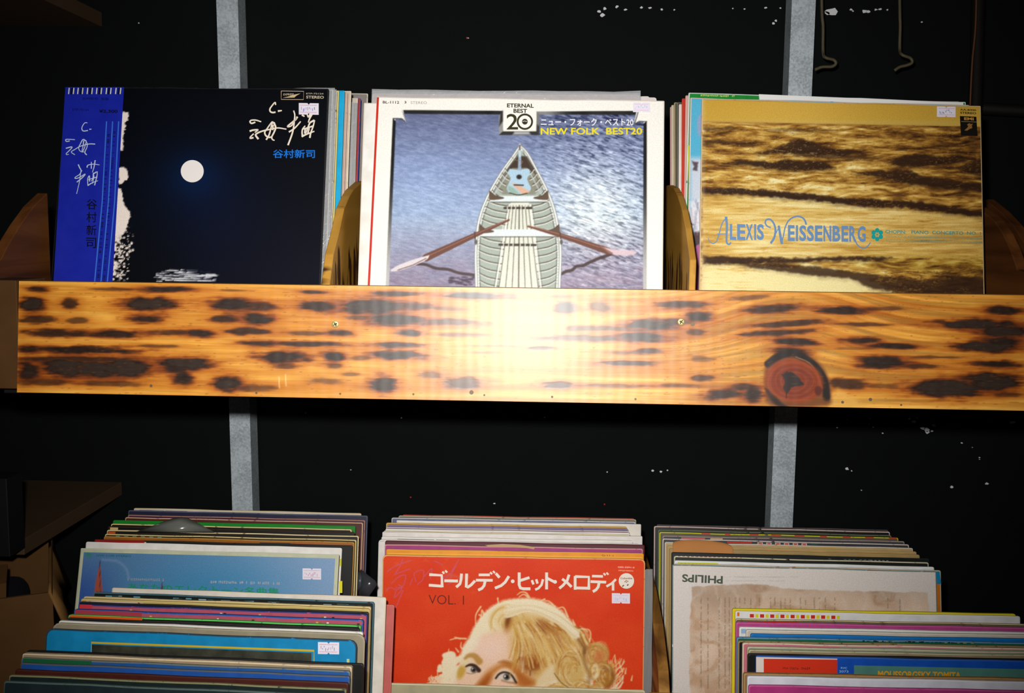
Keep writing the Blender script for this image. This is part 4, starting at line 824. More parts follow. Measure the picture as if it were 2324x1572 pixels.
# wire hooks and rusty reinforcing rods at top right
WM = plain('dull_wire', (92, 84, 62), .6, .3, .2, .4, 60)
def hook(pts, label):
    P = [atY(x, y, 1.41 - (.012 if i > 3 else 0)) for i, (x, y) in enumerate(pts)]
    tag(link('wire_hook', tube('wire_hook', P, .0021, 8), None, WM), label, 'hook', 'bent wire hooks at top right')
hook([(1864, -200), (1865, 10), (1868, 60), (1868, 115), (1873, 130), (1892, 136), (1897, 144), (1888, 151), (1866, 152), (1850, 158)], 'bent wire hook just right of the right steel post')
hook([(2041, -200), (2042, 10), (2043, 60), (2042, 110), (2047, 124), (2066, 132), (2070, 142), (2058, 148), (2042, 152), (2030, 160)], 'bent wire hook furthest from the right steel post')
RB = plain('rusty_iron', (24, 20, 17), .7, .3, .2, .4, 80)
def rod(pts, r, label, Y): tag(link('reinforcing_rod', tube('reinforcing_rod', [a for a in np.linspace(atY(*pts[0], Y), atY(*pts[1], Y), 90)], r, 9, twist=.55), None, RB), label, 'rod', 'ribbed iron rods at the right edge')
rod([(2228, -260), (2213, 300)], .0085, 'dark twisted iron rod standing upright at top right', 1.46)
rod([(2225, 246), (2420, 258)], .0075, 'dark twisted iron rod lying level behind the sunset sea record', 1.475)
tag(link('rusty_wire', tube('rusty_wire', [atY(2217, -60, 1.44), atY(2214, 60, 1.44), atY(2206, 150, 1.44), atY(2199, 300, 1.44)], .0013, 6), None, plain('rust', (104, 62, 36), .8)), 'thin rusty wire hanging beside the upright iron rod', 'wire')

# ---------------------------------------------------------------- upper trough
PINE = wood('pine_board', (196, 132, 54), (226, 166, 76), (240, 186, 96), 0, .5, 8)
PSIDE = wood('pine_divider', (176, 124, 46), (192, 140, 56), (206, 156, 70), 1, .5, 4, scorch=1)
shelf = bpy.data.objects.new('record_shelf', None); COL.objects.link(shelf); tag(shelf, 'upper wooden record shelf with a wide scorched pine front board', 'shelf')
PY = .968; F0 = CZ - .160
tl, tr, bl, br = atY(35, 636, PY), atY(2520, 676, PY), atY(35, 886, PY), atY(2520, 934, PY)
xa, xb = tl[0], tr[0]; zt_, zb_ = (tl[2] + tr[2]) / 2, (bl[2] + br[2]) / 2; TILT = .120      # the board leans back a little
pc = paint_plank(); PT = .021
nx, nz = 1620, 185
gx, gz = np.meshgrid(np.linspace(xa, xb, nx), np.linspace(0, 1, nz)); zz = zb_ + gz * (zt_ - zb_); yy = PY + (zz - (zt_ + zb_) / 2) * TILT
P = np.stack([gx, yy, zz], -1); d = P - O_; w_ = d @ CF_; px = 1162 + FPX * (d @ CX_) / w_; py = 786 - FPX * (d @ CU_) / w_
colr = lin(np.clip(pc.sample(px, py), 0, 1))
relief = (1 - sstep(.03, .16, colr.mean(-1))) * .00004; P[..., 1] += relief
pm, pt, pb = nodemat('scorched_varnished_pine', .38, .6)
a_ = N(pt, 'ShaderNodeVertexColor', layer_name='Ink'); tc = N(pt, 'ShaderNodeTexCoord'); mp = N(pt, 'ShaderNodeMapping'); mp.inputs['Scale'].default_value = (30, 30, 900); nn = N(pt, 'ShaderNodeTexNoise'); nn.inputs['Scale'].default_value = 1; nn.inputs['Detail'].default_value = 5
pt.links.new(tc.outputs['Object'], mp.inputs['Vector']); pt.links.new(mp.outputs['Vector'], nn.inputs['Vector']); mr = N(pt, 'ShaderNodeMapRange'); mr.inputs['From Min'].default_value = .3; mr.inputs['From Max'].default_value = .7; mr.inputs['To Min'].default_value = .84; mr.inputs['To Max'].default_value = 1.1
sc_ = N(pt, 'ShaderNodeVectorMath', operation='SCALE'); pt.links.new(nn.outputs['Fac'], mr.inputs['Value']); pt.links.new(a_.outputs['Color'], sc_.inputs[0]); pt.links.new(mr.outputs['Result'], sc_.inputs['Scale']); pt.links.new(sc_.outputs['Vector'], pb.inputs['Base Color'])
# planer chatter: faint vertical ridges that catch the flash
wv = N(pt, 'ShaderNodeTexWave'); wv.inputs['Scale'].default_value = 26; wv.inputs['Distortion'].default_value = 2.5; wv.inputs['Detail'].default_value = 3; wv.inputs['Detail Scale'].default_value = 1.5; pt.links.new(tc.outputs['Object'], wv.inputs['Vector'])
bp = N(pt, 'ShaderNodeBump'); bp.inputs['Strength'].default_value = .05; bp.inputs['Distance'].default_value = .0008; pt.links.new(wv.outputs['Fac'], bp.inputs['Height']); pt.links.new(bp.outputs['Normal'], pb.inputs['Normal'])
front = link('front_board', grid_mesh('front_board', P.reshape(-1, 3), nx, nz, colr.reshape(-1, 3)), shelf, pm); front['label'] = 'blow-torched pine board with dark scorch marks and one knot'
front.data.polygons.foreach_set('use_smooth', [True] * len(front.data.polygons))
ym = TILT * (zt_ - zb_) / 2
link('board_body', prism('board_body', [(PY - ym + .0012, zb_), (PY + ym + .0012, zt_ - .0004), (PY + ym + PT, zt_ - .0004), (PY - ym + PT, zb_)], 'x', xa, xb, .0006), front, PINE)
def on_plank(px, py, off=0): p_ = atY(px, py, PY); p_[1] = PY + (p_[2] - (zt_ + zb_) / 2) * TILT + off; return p_
BR = plain('yellow_passivated_screw', (226, 208, 140), .35, .6, .5); DK = plain('dark_slot', (60, 52, 24), .7)
def screw(px, py, ang, r=.0036):
    c = on_plank(px, py); vs = []; fs = []; mi = []; n = 20
    for (rr, y) in ((r * 1.0, .0006), (r, -.0004), (r * .86, -.0009), (r * .45, -.0007), (0, -.0006)):
        for k in range(n): vs.append((c[0] + rr * math.cos(6.2832 * k / n), c[1] + y, c[2] + rr * math.sin(6.2832 * k / n)))
    for j in range(4):
        for k in range(n): fs.append((j * n + k, j * n + (k + 1) % n, (j + 1) * n + (k + 1) % n, (j + 1) * n + k)); mi.append(0)
    o = link('screw', mesh('screw', vs, fs, smooth=True), front, BR); o['label'] = 'yellowish cross-head screw'
    vs = []; fs = []
    for a in (ang, ang + math.pi / 2):
        ca, sa = math.cos(a), math.sin(a); i = len(vs)
        for (u, v) in ((-.6, -.13), (.6, -.13), (.6, .13), (-.6, .13)): vs.append((c[0] + r * (u * ca - v * sa), c[1] - .0010 - .00002 * i, c[2] + r * (u * sa + v * ca)))
        fs.append((i, i + 1, i + 2, i + 3))
    me = mesh('cross_slot', vs, fs); o2 = link('cross_slot', me, o, DK)
screw(760, 736, .5); screw(1547, 731, 1.0)
NL = plain('nail_steel', (120, 104, 84), .5, .5, .5)
for (x, y, r) in ((1071, 888, .0022), (1100, 894, .001), (940, 892, .0011), (775, 891, .0011), (586, 889, .0012), (348, 873, .0014), (280, 874, .001), (1253, 898, .0012), (1441, 903, .0011), (1573, 736, .0022), (1908, 910, .0014), (1971, 904, .0017), (2040, 916, .001)):
    c = on_plank(x, y); n = 10; vs = [(c[0] + r * math.cos(6.2832 * k / n), c[1] + yy_, c[2] + r * math.sin(6.2832 * k / n)) for yy_ in (.0005, -.0003) for k in range(n)]
    o = link('nail', mesh('nail', vs, [(k, (k + 1) % n, n + (k + 1) % n, n + k) for k in range(n)] + [tuple(range(n, 2 * n))]), front, NL); o['label'] = 'small nail head'
link('shelf_board', bevel_box('shelf_board', xa - .03, .62, PY + PT + .001, 1.36, F0 - .012, F0, .001), shelf, BK)  # board coloured black so its lower edge reads as shade under the front board
link('back_rail', bevel_box('back_rail', xa - .03, .62, 1.335, 1.355, F0, F0 + .09, .001), shelf, BK)
# rounded dividers between the bays, each with its own sawn curve
base = CZ - .1595
PEND = wood('stained_end_panel', (70, 38, 16), (100, 58, 26), (128, 78, 36), 1, .6, 5)
def divider(x0, x1, face, pts, label=None, back=.02, mat=None):
    """face: x of the side that shows; pts: points of the curve seen on that side"""
    pr = []
    for q_ in pts:
        c = atX(*q_, face); pr.append((c[1], c[2] - base))
    pr = [(y_, z_) for y_, z_ in pr if y_ > PY + PT + .006]
    pr = [(PY + PT + .004, .0005), (PY + PT + .004, pr[0][1] - .012)] + pr + ([(pr[-1][0] + back, pr[-1][1] - .004), (pr[-1][0] + back, .0005)] if back else [(pr[-1][0], .0005)])
    o = link('divider', prism('divider', pr, 'x', x0, x1, .0008), shelf, mat or PSIDE); o.location = (0, 0, base)
    if label: o['label'] = label
    return o
divider(-.2305, -.2215, -.2215, [(749, 641), (757, 577), (770, 525), (781, 473), (793, 445), (802, 430), (821, 413), (832, 411)], 'rounded pine divider with scorched foot, left of the boat record')
divider(.1420, .1485, .1420, [(1569, 654), (1567, 609), (1562, 562), (1556, 517), (1548, 476), (1538, 444), (1529, 426), (1517, 420), (1511, 421)], 'rounded pine divider with scorched foot, right of the boat record')
divider(-.579, -.567, -.567, [(6, 582), (15, 563), (27, 542), (46, 511), (76, 469), (108, 438)], 'rounded end panel at the left end of the shelf', back=0, mat=PEND)
divider(.508, .520, .508, [(2309, 612), (2292, 564), (2276, 530), (2257, 501), (2240, 487), (2215, 470)], 'rounded end panel at the right end of the shelf', mat=PEND)
divider(.575, .587, .575, [(2330, 560), (2300, 512), (2270, 480), (2235, 452)], 'second rounded panel further right', mat=PEND)
link('end_board', bevel_box('end_board', -.590, xa - .0005, PY + .002, PY + .06, zb_ + .002, zt_ + .001, .001), shelf, plain('stained_pine_end', (84, 56, 28), .7, .15, var=.3)) ['label'] = 'dull stained end board beside the front board'
# ---------------------------------------------------------------- upper records
CREAM = (226, 206, 160); WHT = (240, 236, 228); GR1, GR2, GR3 = 'records stacked in the upper left bay', 'records stacked in the upper middle bay', 'records stacked in the upper right bay'
PM = print_mat('printed_picture')
def S(*a, **k): return Sleeve(*a, **k)
UF = CZ - .1595
# left bay: the moonlit sea cover in front
nite = S((149, 197), (746, 201), (5, 7, 14), (30, 28, 30), 'navy record cover with a full moon, blue paper band and white brush lettering', Y=1.14, floor=UF, lean=13.5, group=GR1, corner=.0012)
nite.bake(paint_night(), print_mat('matt_printed_picture', .5, .12), .0011)
obi_p = [(148.5, 197), (282, 196.5), (256, 640), (122, 636)]
nite.flat('blue_obi_strip', [[(148.7, 198), (282, 198), (255, 655), (121, 655)]], card((20, 36, 168), .4, .4, .05), y=-.0006, label='blue paper band wrapped around the left edge')
nite.strip('obi_stripes', [([(x, 200), (x - 1.5, 214)], 2.4) for x in (158, 168.6, 178.5, 189, 200, 210.6, 221, 231.6, 243, 253, 264.5, 275)], 2.6, ink((232, 232, 196)), y=-.0009)
nite.strip('obi_dark_bars', [([(x, 200), (x - 1.5, 214.5)], 4) for x in (164, 185, 206, 227, 248.5, 271)], 4, ink((6, 8, 22)), y=-.0008)
K6 = 5.823
ob = lambda L: [(130 + x / K6, 190 + y / K6) for x, y in L]
nite.strip('obi_rules', [(ob([(655, 500), (598, 1560)]) + [(214, 655)], 2.6), (ob([(735, 500), (680, 1560)]) + [(228.5, 655)], 2.6), (ob([(815, 500), (762, 1560)]) + [(243, 655)], 2.6)], 2.6, ink((60, 120, 220)), y=-.0008)
BL = [[(400, 520), (370, 520), (340, 560), (330, 600), (350, 628), (405, 622)], [(435, 605), (455, 603)], [(235, 742), (160, 738), (118, 740), (125, 765), (165, 760)], [(125, 855), (190, 838), (198, 850), (160, 890), (125, 925), (130, 940), (155, 936)], [(235, 940), (190, 905), (240, 870), (310, 830), (420, 800), (500, 800)],
      [(385, 760), (345, 740), (310, 800), (288, 850), (310, 895), (360, 905)], [(385, 760), (402, 800), (395, 850), (375, 890), (372, 920), (392, 940)], [(355, 760), (345, 830), (330, 890)], [(385, 780), (365, 850), (335, 905)],
      [(285, 1075), (300, 1110), (320, 1150), (310, 1200), (300, 1290), (262, 1455)], [(330, 1150), (300, 1200), (242, 1240), (250, 1255), (300, 1240), (375, 1195), (340, 1240), (268, 1300)],
      [(400, 1105), (410, 1080), (480, 1065), (560, 1075)], [(455, 1040), (455, 1120)], [(505, 1020), (490, 1110), (470, 1170)], [(410, 1345), (408, 1260), (430, 1220), (432, 1290)], [(412, 1345), (470, 1310), (540, 1285)], [(535, 1165), (530, 1220), (500, 1340)], [(520, 1170), (480, 1200), (490, 1230), (470, 1320)], [(420, 1270), (530, 1235)], [(485, 1185), (475, 1260), (455, 1290)]]
nite.strip('obi_brush_lettering', [(ob(L), (2.6, 1.3) if i % 2 else (1.6, 2.3)) for i, L in enumerate(BL)], 2, ink((206, 220, 240)), y=-.0010, smooth=4, label='pale brush-written title')
K8 = 8.735; oc = lambda L: [(560 + x / K8, 195 + y / K8) for x, y in L]
BT = [[(575, 370), (562, 330), (500, 400), (462, 460), (470, 510), (515, 530), (560, 525)], [(635, 500), (690, 492)], [(280, 710), (180, 680), (90, 685), (68, 715), (100, 745), (160, 725)], [(75, 895), (120, 880), (215, 870), (215, 885), (170, 920)], [(135, 955), (80, 1010), (75, 1040), (125, 1030)], [(225, 1045), (180, 975), (230, 930), (340, 890), (480, 860), (620, 835), (780, 858)],
      [(560, 760), (512, 715), (470, 760), (400, 860), (360, 920), (380, 985), (440, 1020), (500, 1015)], [(545, 740), (575, 830), (540, 930), (500, 1010), (510, 1060), (545, 1080)], [(510, 740), (490, 800), (470, 890), (440, 985), (395, 1060)], [(520, 790), (520, 870)],
      [(935, 500), (955, 580), (945, 700), (930, 830), (900, 960), (825, 1165)], [(1000, 625), (960, 680), (820, 795), (840, 810), (900, 780), (985, 640)], [(1065, 715), (1000, 790), (940, 850), (850, 910)], [(1110, 585), (1140, 605)], [(1205, 580), (1225, 620), (1255, 570)], [(1290, 570), (1250, 650), (1225, 720)],
      [(1155, 800), (1110, 860), (1100, 930), (1110, 1000)], [(1105, 1000), (1190, 960), (1335, 905)], [(1345, 690), (1320, 800), (1270, 940), (1255, 1020)], [(1330, 690), (1260, 730), (1230, 790), (1190, 900), (1170, 940)], [(1110, 860), (1220, 830), (1310, 800)], [(1160, 870), (1150, 940)], [(1240, 850), (1215, 940)]]
nite.strip('brush_title', [(oc(L), (4.4, 2.6) if i % 2 else (2.8, 3.8)) for i, L in enumerate(BT)], 3.4, ink((244, 232, 214)), y=-.0006, smooth=5, label='cream brush-written title')
nite.text('谷村新司', oc([(520, 1260)])[0], oc([(1352, 1262)])[0], oc([(520, 1430)])[0], ink((20, 120, 226)), bold=.012, label='blue printed characters')
for i, c_ in enumerate('谷村新司'):
    nite.text(c_, (197.6 - .4 * i, 452 + 29.2 * i), (221 - .6 * i, 452.5 + 29.2 * i), (197.4 - .4 * i, 475.5 + 29.2 * i), ink((4, 6, 16)), bold=.006, y=-.0010, name='obi_character')
nite.text('¥2,300', (226, 249), (268, 249.5), (225.6, 257.5), ink((3, 5, 20)), bold=.02, y=-.001); nite.text('ETP-72124', (166, 247), (202, 247.5), (166, 252), ink((4, 8, 40)), y=-.001); nite.text('谷村新司  海猫', (187, 221), (247, 222), (187, 227), ink((4, 6, 30)), y=-.001)
nite.strip('logo_frame', [(oc([(685, 100), (1130, 108), (1125, 272), (685, 268), (685, 100)]), 1.3)], 1.3, ink((206, 180, 150)))
nite.text('EXPRESS', oc([(730, 152)])[0], oc([(935, 150)])[0], oc([(725, 192)])[0], ink((206, 186, 150)), bold=.01); nite.flat('logo_arrow', [oc([(720, 236), (850, 205), (910, 180), (1065, 150), (985, 195), (945, 232)])], ink((206, 184, 140)), y=-.00035)
nite.text('ETP-72124', oc([(1180, 140)])[0], oc([(1522, 143)])[0], oc([(1180, 168)])[0], ink((190, 180, 160)), bold=.01); nite.text('STEREO', oc([(1180, 195)])[0], oc([(1530, 200)])[0], oc([(1180, 250)])[0], ink((206, 192, 166)), bold=.02)
mx_, my_ = 436.5, 388.5; nite.flat('printed_moon', [[(mx_ + 26 * math.cos(a), my_ + 25.2 * math.sin(a)) for a in np.linspace(0, 6.2832, 49)[:-1]]], ink((246, 240, 236)), label='round white moon')
nite.sticker(701, 247.5, 45, 26, seed=3)
rr = np.random.RandomState(5)     # minute advertising lines on the paper band, unreadably small
L_ = []
for col_ in (0, 1):
    y = 288
    while y < 640:
        y += rr.choice([3.2, 3.4, 9]); t = (y - 276) / 376; x = (250 - 27 * t) if col_ == 0 else (263 - 26.5 * t); x -= .5
        if rr.rand() < .75: L_.append(([(x - 2.4, y), (x + 2.6, y)], rr.uniform(.8, 2.0)))
nite.strip('obi_small_print', L_, 1.4, ink((6, 10, 60)), y=-.001)
nite.plastic(ext=.004, top=.0) if False else None
# the stack behind it, seen edge-on at the right
UL = [((160, 203), (756, 203), (70, 74, 76), (232, 228, 218), 'white edged record right behind the navy moon record', 1.150, 1),
      ((170, 206), (765, 206), (40, 44, 46), (210, 200, 180), 'dark record behind the navy moon record, second one back', 1.157, 0),
      ((176, 205), (769, 205), (226, 196, 60), (230, 214, 130), 'yellow edged record touching the bright cyan record', 1.164, 0),
      ((184, 204), (782, 205), (20, 172, 226), (40, 176, 226), 'bright cyan record standing in the upper left stack', 1.171, 0),
      ((196, 209), (789, 209), (196, 168, 150), (216, 190, 176), 'pinkish beige record just right of the cyan record', 1.180, 0),
      ((200, 205), (797, 206), (214, 190, 170), (236, 226, 200), 'cream record two places right of the cyan record', 1.188, 0),
      ((206, 232), (804, 233), (176, 172, 168), (206, 200, 192), 'low grey record in clear plastic in the upper left stack', 1.213, 1),
      ((214, 222), (812, 222), (222, 206, 190), (232, 226, 210), 'white record beside the red striped one, upper left stack', 1.234, 0),
      ((218, 222), (819, 223), (196, 60, 50), (70, 90, 160), 'record with a red spine and blue rim, upper left stack', 1.250, 0),
      ((234, 211), (835, 212), (150, 140, 136), (238, 230, 208), 'cream topped record at the back of the upper left stack', 1.282, 0)]
for (a, b, f, e, lab, Y, pl) in UL:
    s = S(a, b, f, e, lab, Y=Y, floor=UF, lean=13.5, group=GR1, corner=.0012, th=.0032, width=.304, anchor='r')
    if pl: s.plastic(ext=.003, top=.001)
for s in ALL[-10:]: pass
# middle bay
boat = S((855, 219), (1508, 228.5), (246, 242, 234), (238, 230, 216), 'white bordered record cover with a rowing boat, guitar and oars on water', Y=1.10, floor=UF, lean=13.5, group=GR2, corner=.001)
boat.bake(paint_boat(), PM, .00068, z0=boat.h * .30, gain=1.0)
boat.flat('red_spine_line', [[(855.5, 221), (860.5, 221), (839, 660), (834, 660)]], ink((206, 44, 24)), y=-.0005, label='thin red line down the left edge')
kb = 5.81; bb = lambda x, y: (1100 + x / kb, 225 + y / kb)
INK = ink((52, 50, 24)); WI = ink((246, 246, 248)); YI = ink((236, 220, 20))
boat.text('ETERNAL', bb(295, 57), bb(648, 62), bb(295, 110), INK, bold=.03); boat.text('BEST', bb(380, 127), bb(560, 130), bb(380, 182), INK, bold=.03)
boat.text('2', bb(288, 195), bb(440, 195), bb(288, 402), INK, bold=.01)
cx, cy = bb(530, 298)
ring = lambda r0, r1, n=40: [[(cx + r * math.cos(a), cy + r * math.sin(a)) for r, a in ((r0, a0), (r1, a0), (r1, a0 + 6.2832 / n), (r0, a0 + 6.2832 / n))] for a0 in np.linspace(0, 6.2832, n + 1)[:-1]]
boat.flat('ring_numeral', ring(14.2, 18.6), INK, y=-.0004); boat.flat('ring_centre', [[(cx + 6.6 * math.cos(a), cy + 6.6 * math.sin(a)) for a in np.linspace(0, 6.2832, 25)[:-1]]], INK, y=-.0004); boat.strip('ring_centre_mark', [([(cx - 5, cy), (cx - 1, cy - 1.6), (cx + 5, cy)], 1)], 1, WI, y=-.0006)
boat.text('ニュー・フォーク・ベスト20', bb(740, 252), bb(1960, 254), bb(740, 352), WI, bold=.012); boat.text('NEW FOLK  BEST20', bb(738, 380), bb(2075, 378), bb(738, 470), YI, bold=.022, label='yellow capital letters')
boat.text('BL-1112', (869, 229), (906, 229.5), (869, 235), INK, bold=.02); boat.text('3', (917.5, 229.5), (922.5, 229.5), (917.5, 235), INK, bold=.02); boat.text('STEREO', (932, 230), (969, 230.5), (932, 236), ink((160, 156, 150)), bold=.005)
boat.sticker(1456, 244, 39, 22, ((190, 196, 236), (226, 150, 190)), seed=8)
UM = [((826, 233), (1470, 234), (244, 240, 232), (240, 234, 222), 'white record sticking out left of the boat record', 1.108, 14),
      ((845, 211), (1452, 215), (208, 186, 186), (226, 214, 206), 'pale pink and grey topped record behind the boat record', 1.122, 0),
      ((860, 214), (1490, 221), (222, 206, 210), (244, 238, 230), 'record whose white corner shows top right of the boat record', 1.131, 0),
      ((860, 217), (1474, 218), (230, 224, 214), (240, 236, 226), 'white record third behind the boat record', 1.145, 0)]
for (a, b, f, e, lab, Y, _) in UM: S(a, b, f, e, lab, Y=Y, floor=UF, lean=13.5, group=GR2, corner=.0025 if _ == 0 else .001)
s = ALL[-3]; s.plastic(ext=.001, top=.0035); 
g = mesh('raised_plastic_corner', [(*(s.uv(1350, 212)[:1]), s.th + .0005, s.h - .001), (s.uv(1452, 212)[0], s.th + .0005, s.h - .001), (s.uv(1452, 212)[0], s.th + .001, s.h + .0038), (s.uv(1400, 212)[0], s.th + .001, s.h + .0030)], [(0, 1, 2, 3)]); s.child('raised_plastic_corner', g, clear_plastic(), 'grey corner of plastic film standing up')
# right bay
sea = S((1593, 224), (2226, 240), (196, 148, 54), (214, 190, 150), 'golden record cover with a sunset sea and breaking waves', Y=1.135, floor=UF, lean=13.5, group=GR3, corner=.001)
sea.bake(paint_sea(), PM, .00068, z0=sea.h * .30, gain=1.05)
kk = 5.81; ss = lambda L: [(1590 + x / kk, 470 + y / kk) for x, y in L]; SB = ink((112, 150, 196)); SB2 = ink((150, 168, 196))
sea.strip('swash_letters', [(ss([(100, 410), (115, 450), (160, 480), (205, 455), (235, 380), (262, 280), (290, 200), (335, 150)]), (1.8, 2.6)), (ss([(335, 140), (345, 250), (340, 400), (345, 470), (375, 492), (395, 470)]), (6, 3)), (ss([(215, 355), (345, 352)]), 2),
  (ss([(918, 270), (875, 250), (850, 205), (870, 165), (920, 165), (965, 220), (985, 300), (970, 400), (928, 470)]), (3, 5)), (ss([(930, 472), (985, 360), (1040, 250)]), (2, 2)), (ss([(1030, 255), (1045, 350), (1068, 475)]), (5, 6)), (ss([(1066, 478), (1090, 380), (1110, 280), (1150, 190), (1210, 140), (1280, 122), (1340, 140), (1375, 180), (1388, 222)]), (2.4, 4.4)),
  (ss([(2035, 430), (2060, 490), (2110, 535), (2160, 540), (2205, 510), (2235, 470)]), (3, 2.4))], 3, SB, y=-.0006, smooth=5, label='blue swash capitals A and W')
for ch_, xa_, xb_ in (('L', 385, 470), ('E', 480, 590), ('X', 592, 690), ('I', 704, 732), ('S', 742, 835)): sea.text(ch_, ss([(xa_, 222)])[0], ss([(xb_, 226)])[0], ss([(xa_, 432)])[0], SB, bold=.035, name='title_letter')
for ch_, xa_, xb_ in (('E', 1150, 1240), ('I', 1254, 1284), ('S', 1300, 1392), ('S', 1402, 1494), ('E', 1506, 1606), ('N', 1618, 1722), ('B', 1738, 1842), ('E', 1856, 1946), ('R', 1958, 2052), ('G', 2068, 2176)): o_ = (xa_ - 1150) * .014; sea.text(ch_, ss([(xa_, 236 + o_)])[0], ss([(xb_, 238 + o_)])[0], ss([(xa_, 446 + o_)])[0], SB, bold=.035, name='title_letter')
fx, fy = 1990.5, 532.5; TL = ink((24, 168, 164))
sea.flat('flower_mark', [[(fx + 9.6 * math.sin(a) + 5.0 * math.cos(b) * 1.0, fy - 9.8 * math.cos(a) + 5.2 * math.sin(b)) for b in np.linspace(0, 6.2832, 17)[:-1]] for a in np.arange(6) * math.pi / 3] + [[(fx + 2 * math.cos(b), fy + 2 * math.sin(b)) for b in np.linspace(0, 6.2832, 9)[:-1]]], TL, y=-.0005, label='teal six-petalled flower mark')
T2 = ink((84, 150, 140))
for (w1, x0_, x1_) in (('CHOPIN:', 2009, 2056), ('PIANO', 2068, 2107), ('CONCERTO', 2115, 2186), ('NO. 1', 2194, 2226)): sea.text(w1, (x0_, 521.5 + (x0_ - 2009) * .018), (x1_, 522 + (x1_ - 2009) * .018), (x0_, 529.5 + (x0_ - 2009) * .018), T2, bold=.02)
rr = np.random.RandomState(9); L_ = []
for y0_, y1_, st in ((535.5, 541, 3.2), (544.5, 552, 3.4)):
    for hh in (0, 2.6):
        x = 2010
        while x < 2224:
            w0 = rr.uniform(2, 7); L_.append(([(x, y0_ + hh + (x - 2009) * .022), (x + w0, y0_ + hh + (x - 2009) * .022)], 1.2)); x += w0 + rr.uniform(.8, 2)
sea.strip('small_print', L_, 1.2, ink((120, 164, 140)), y=-.0005)
BK2 = ink((20, 18, 14)); sea.flat('label_box', [[(2178, 263.5), (2215.5, 265), (2218.5, 309), (2180.5, 307.5)]], BK2, y=-.0004, label='small black record company badge')
sea.text('EMI', (2187.5, 266.5), (2209, 267.2), (2187.8, 272.8), ink((214, 150, 60)), bold=.03, y=-.0007); sea.strip('badge_rule', [([(2181, 276), (2216, 277.4)], .8)], .8, ink((180, 160, 120)), y=-.0007)
sea.flat('badge_figure', [[(2194, 283), (2199, 280), (2203, 282), (2207, 281), (2205, 286), (2206, 291), (2200, 293), (2194, 297), (2188, 296), (2194, 291), (2197, 287)]], ink((150, 104, 50)), y=-.0007)
sea.text('AA-8300', (2178.5, 247), (2215, 248.2), (2178.7, 251), BK2, bold=.03); sea.text('STEREO', (2178.5, 253.5), (2215, 254.8), (2178.7, 258.4), BK2, bold=.03)
sea.sticker(2147, 254, 42, 23.5, ((90, 100, 170), (200, 110, 130)), seed=12)
GRN = (22, 138, 48)
g1 = S((1563, 210), (2192, 231), GRN, (230, 236, 230), 'green topped record with a white obi, second one back behind the sunset sea record', Y=1.160, floor=UF, lean=13.5, group=GR3, corner=.001)
g0 = S((1567, 221), (2200, 238), (88, 184, 220), (226, 206, 190), 'record showing a sky blue and snowy strip at the left of the sunset sea record', Y=1.146, floor=UF, lean=13.5, group=GR3, corner=.001)
g1.flat('white_obi', [[(1722, 214), (1724, 234), (2186, 252), (2186, 233)]], ink((240, 240, 238)), y=-.0004); g1.small_print(1590, 1668, 216.5, 4.5, ink((220, 220, 120)), 3, .03)
s = g0
c0 = Canvas(1560, 210, 1625, 680, (88 / 255, 184 / 255, 220 / 255)); K3 = 3.144; t3 = lambda L: [(1480 + x / K3, 180 + y / K3) for x, y in L]
c0.poly(t3([(270, 560), (400, 560), (400, 700), (400, 1150), (270, 1150), (270, 800)]), rgb(206, 216, 232), soft=14); c0.poly(t3([(280, 580), (330, 590), (325, 655), (290, 645), (300, 620)]), rgb(96, 80, 90), soft=3, wob=2); c0.ell(1590, 285, 8, 26, rgb(150, 170, 206)); c0.poly(t3([(275, 880), (300, 870), (345, 850), (400, 1100), (330, 1110), (270, 1050)]), rgb(226, 232, 240), soft=8, wob=3)
c0.poly(t3([(275, 1095), (330, 1080), (400, 1120), (400, 1190), (330, 1180), (280, 1220)]), rgb(84, 66, 70), soft=5, wob=3); c0.poly(t3([(285, 1230), (310, 1190), (400, 1150), (400, 1600), (330, 1600), (290, 1400)]), rgb(186, 104, 156), soft=3); c0.line(t3([(278, 1030), (300, 1040)]), 3, rgb(40, 30, 40)); c0.poly(t3([(262, 1200), (275, 1200), (300, 1400), (345, 1600), (262, 1600)]), rgb(196, 66, 90), soft=3)
rr = np.random.RandomState(2)
for i in range(26): c0.line([(1568 + rr.uniform(0, 20), 450 + rr.uniform(0, 90)), (1572 + rr.uniform(0, 20), 445 + rr.uniform(0, 90))], rr.uniform(1, 3), rgb(*[(240, 244, 250), (150, 160, 190), (190, 160, 170)][i % 3]), soft=3, alpha=.7)
g0.bake(c0, PM, .001, z0=.09, x0=-g0.w / 2 + .0012, x1=-g0.w / 2 + .03)
UR = [((1556, 216), (2180, 228), (222, 176, 170), (214, 170, 160), 'pale pink record behind the green topped record', 1.174),
      ((1548, 223), (2175, 236), (204, 52, 34), (210, 70, 50), 'bright red record standing in the upper right stack', 1.194),
      ((1541, 236), (2172, 250), (232, 214, 206), (236, 226, 216), 'thin white record just left of the bright red record', 1.206),
      ((1536, 232), (2170, 246), (66, 64, 60), (120, 116, 104), 'dark grey record with rubbed edges, upper right stack', 1.220),
      ((1530, 232), (2165, 246), (88, 80, 60), (176, 160, 120), 'olive brown record left of the dark grey one', 1.230),
      ((1524, 238), (2160, 252), (206, 190, 160), (216, 200, 180), 'cream spined record near the back of the upper right stack', 1.242),
      ((1521, 242), (2150, 256), (190, 60, 54), (216, 170, 160), 'red and pink edged record at the back of the upper right stack', 1.254)]
for (a, b, f, e, lab, Y) in UR: S(a, (b[0], a[1] + (14 if a[0] > 1550 else 7 if a[0] > 1540 else 3)), f, e, lab, Y=Y, floor=UF, lean=13.5, group=GR3, corner=.0012, th=.0036, width=.313)
g1.flat('yellow_green_edge', [[(1561, 330), (1566, 330), (1571, 620), (1566, 620)]], ink((196, 214, 30)), y=-.0004)
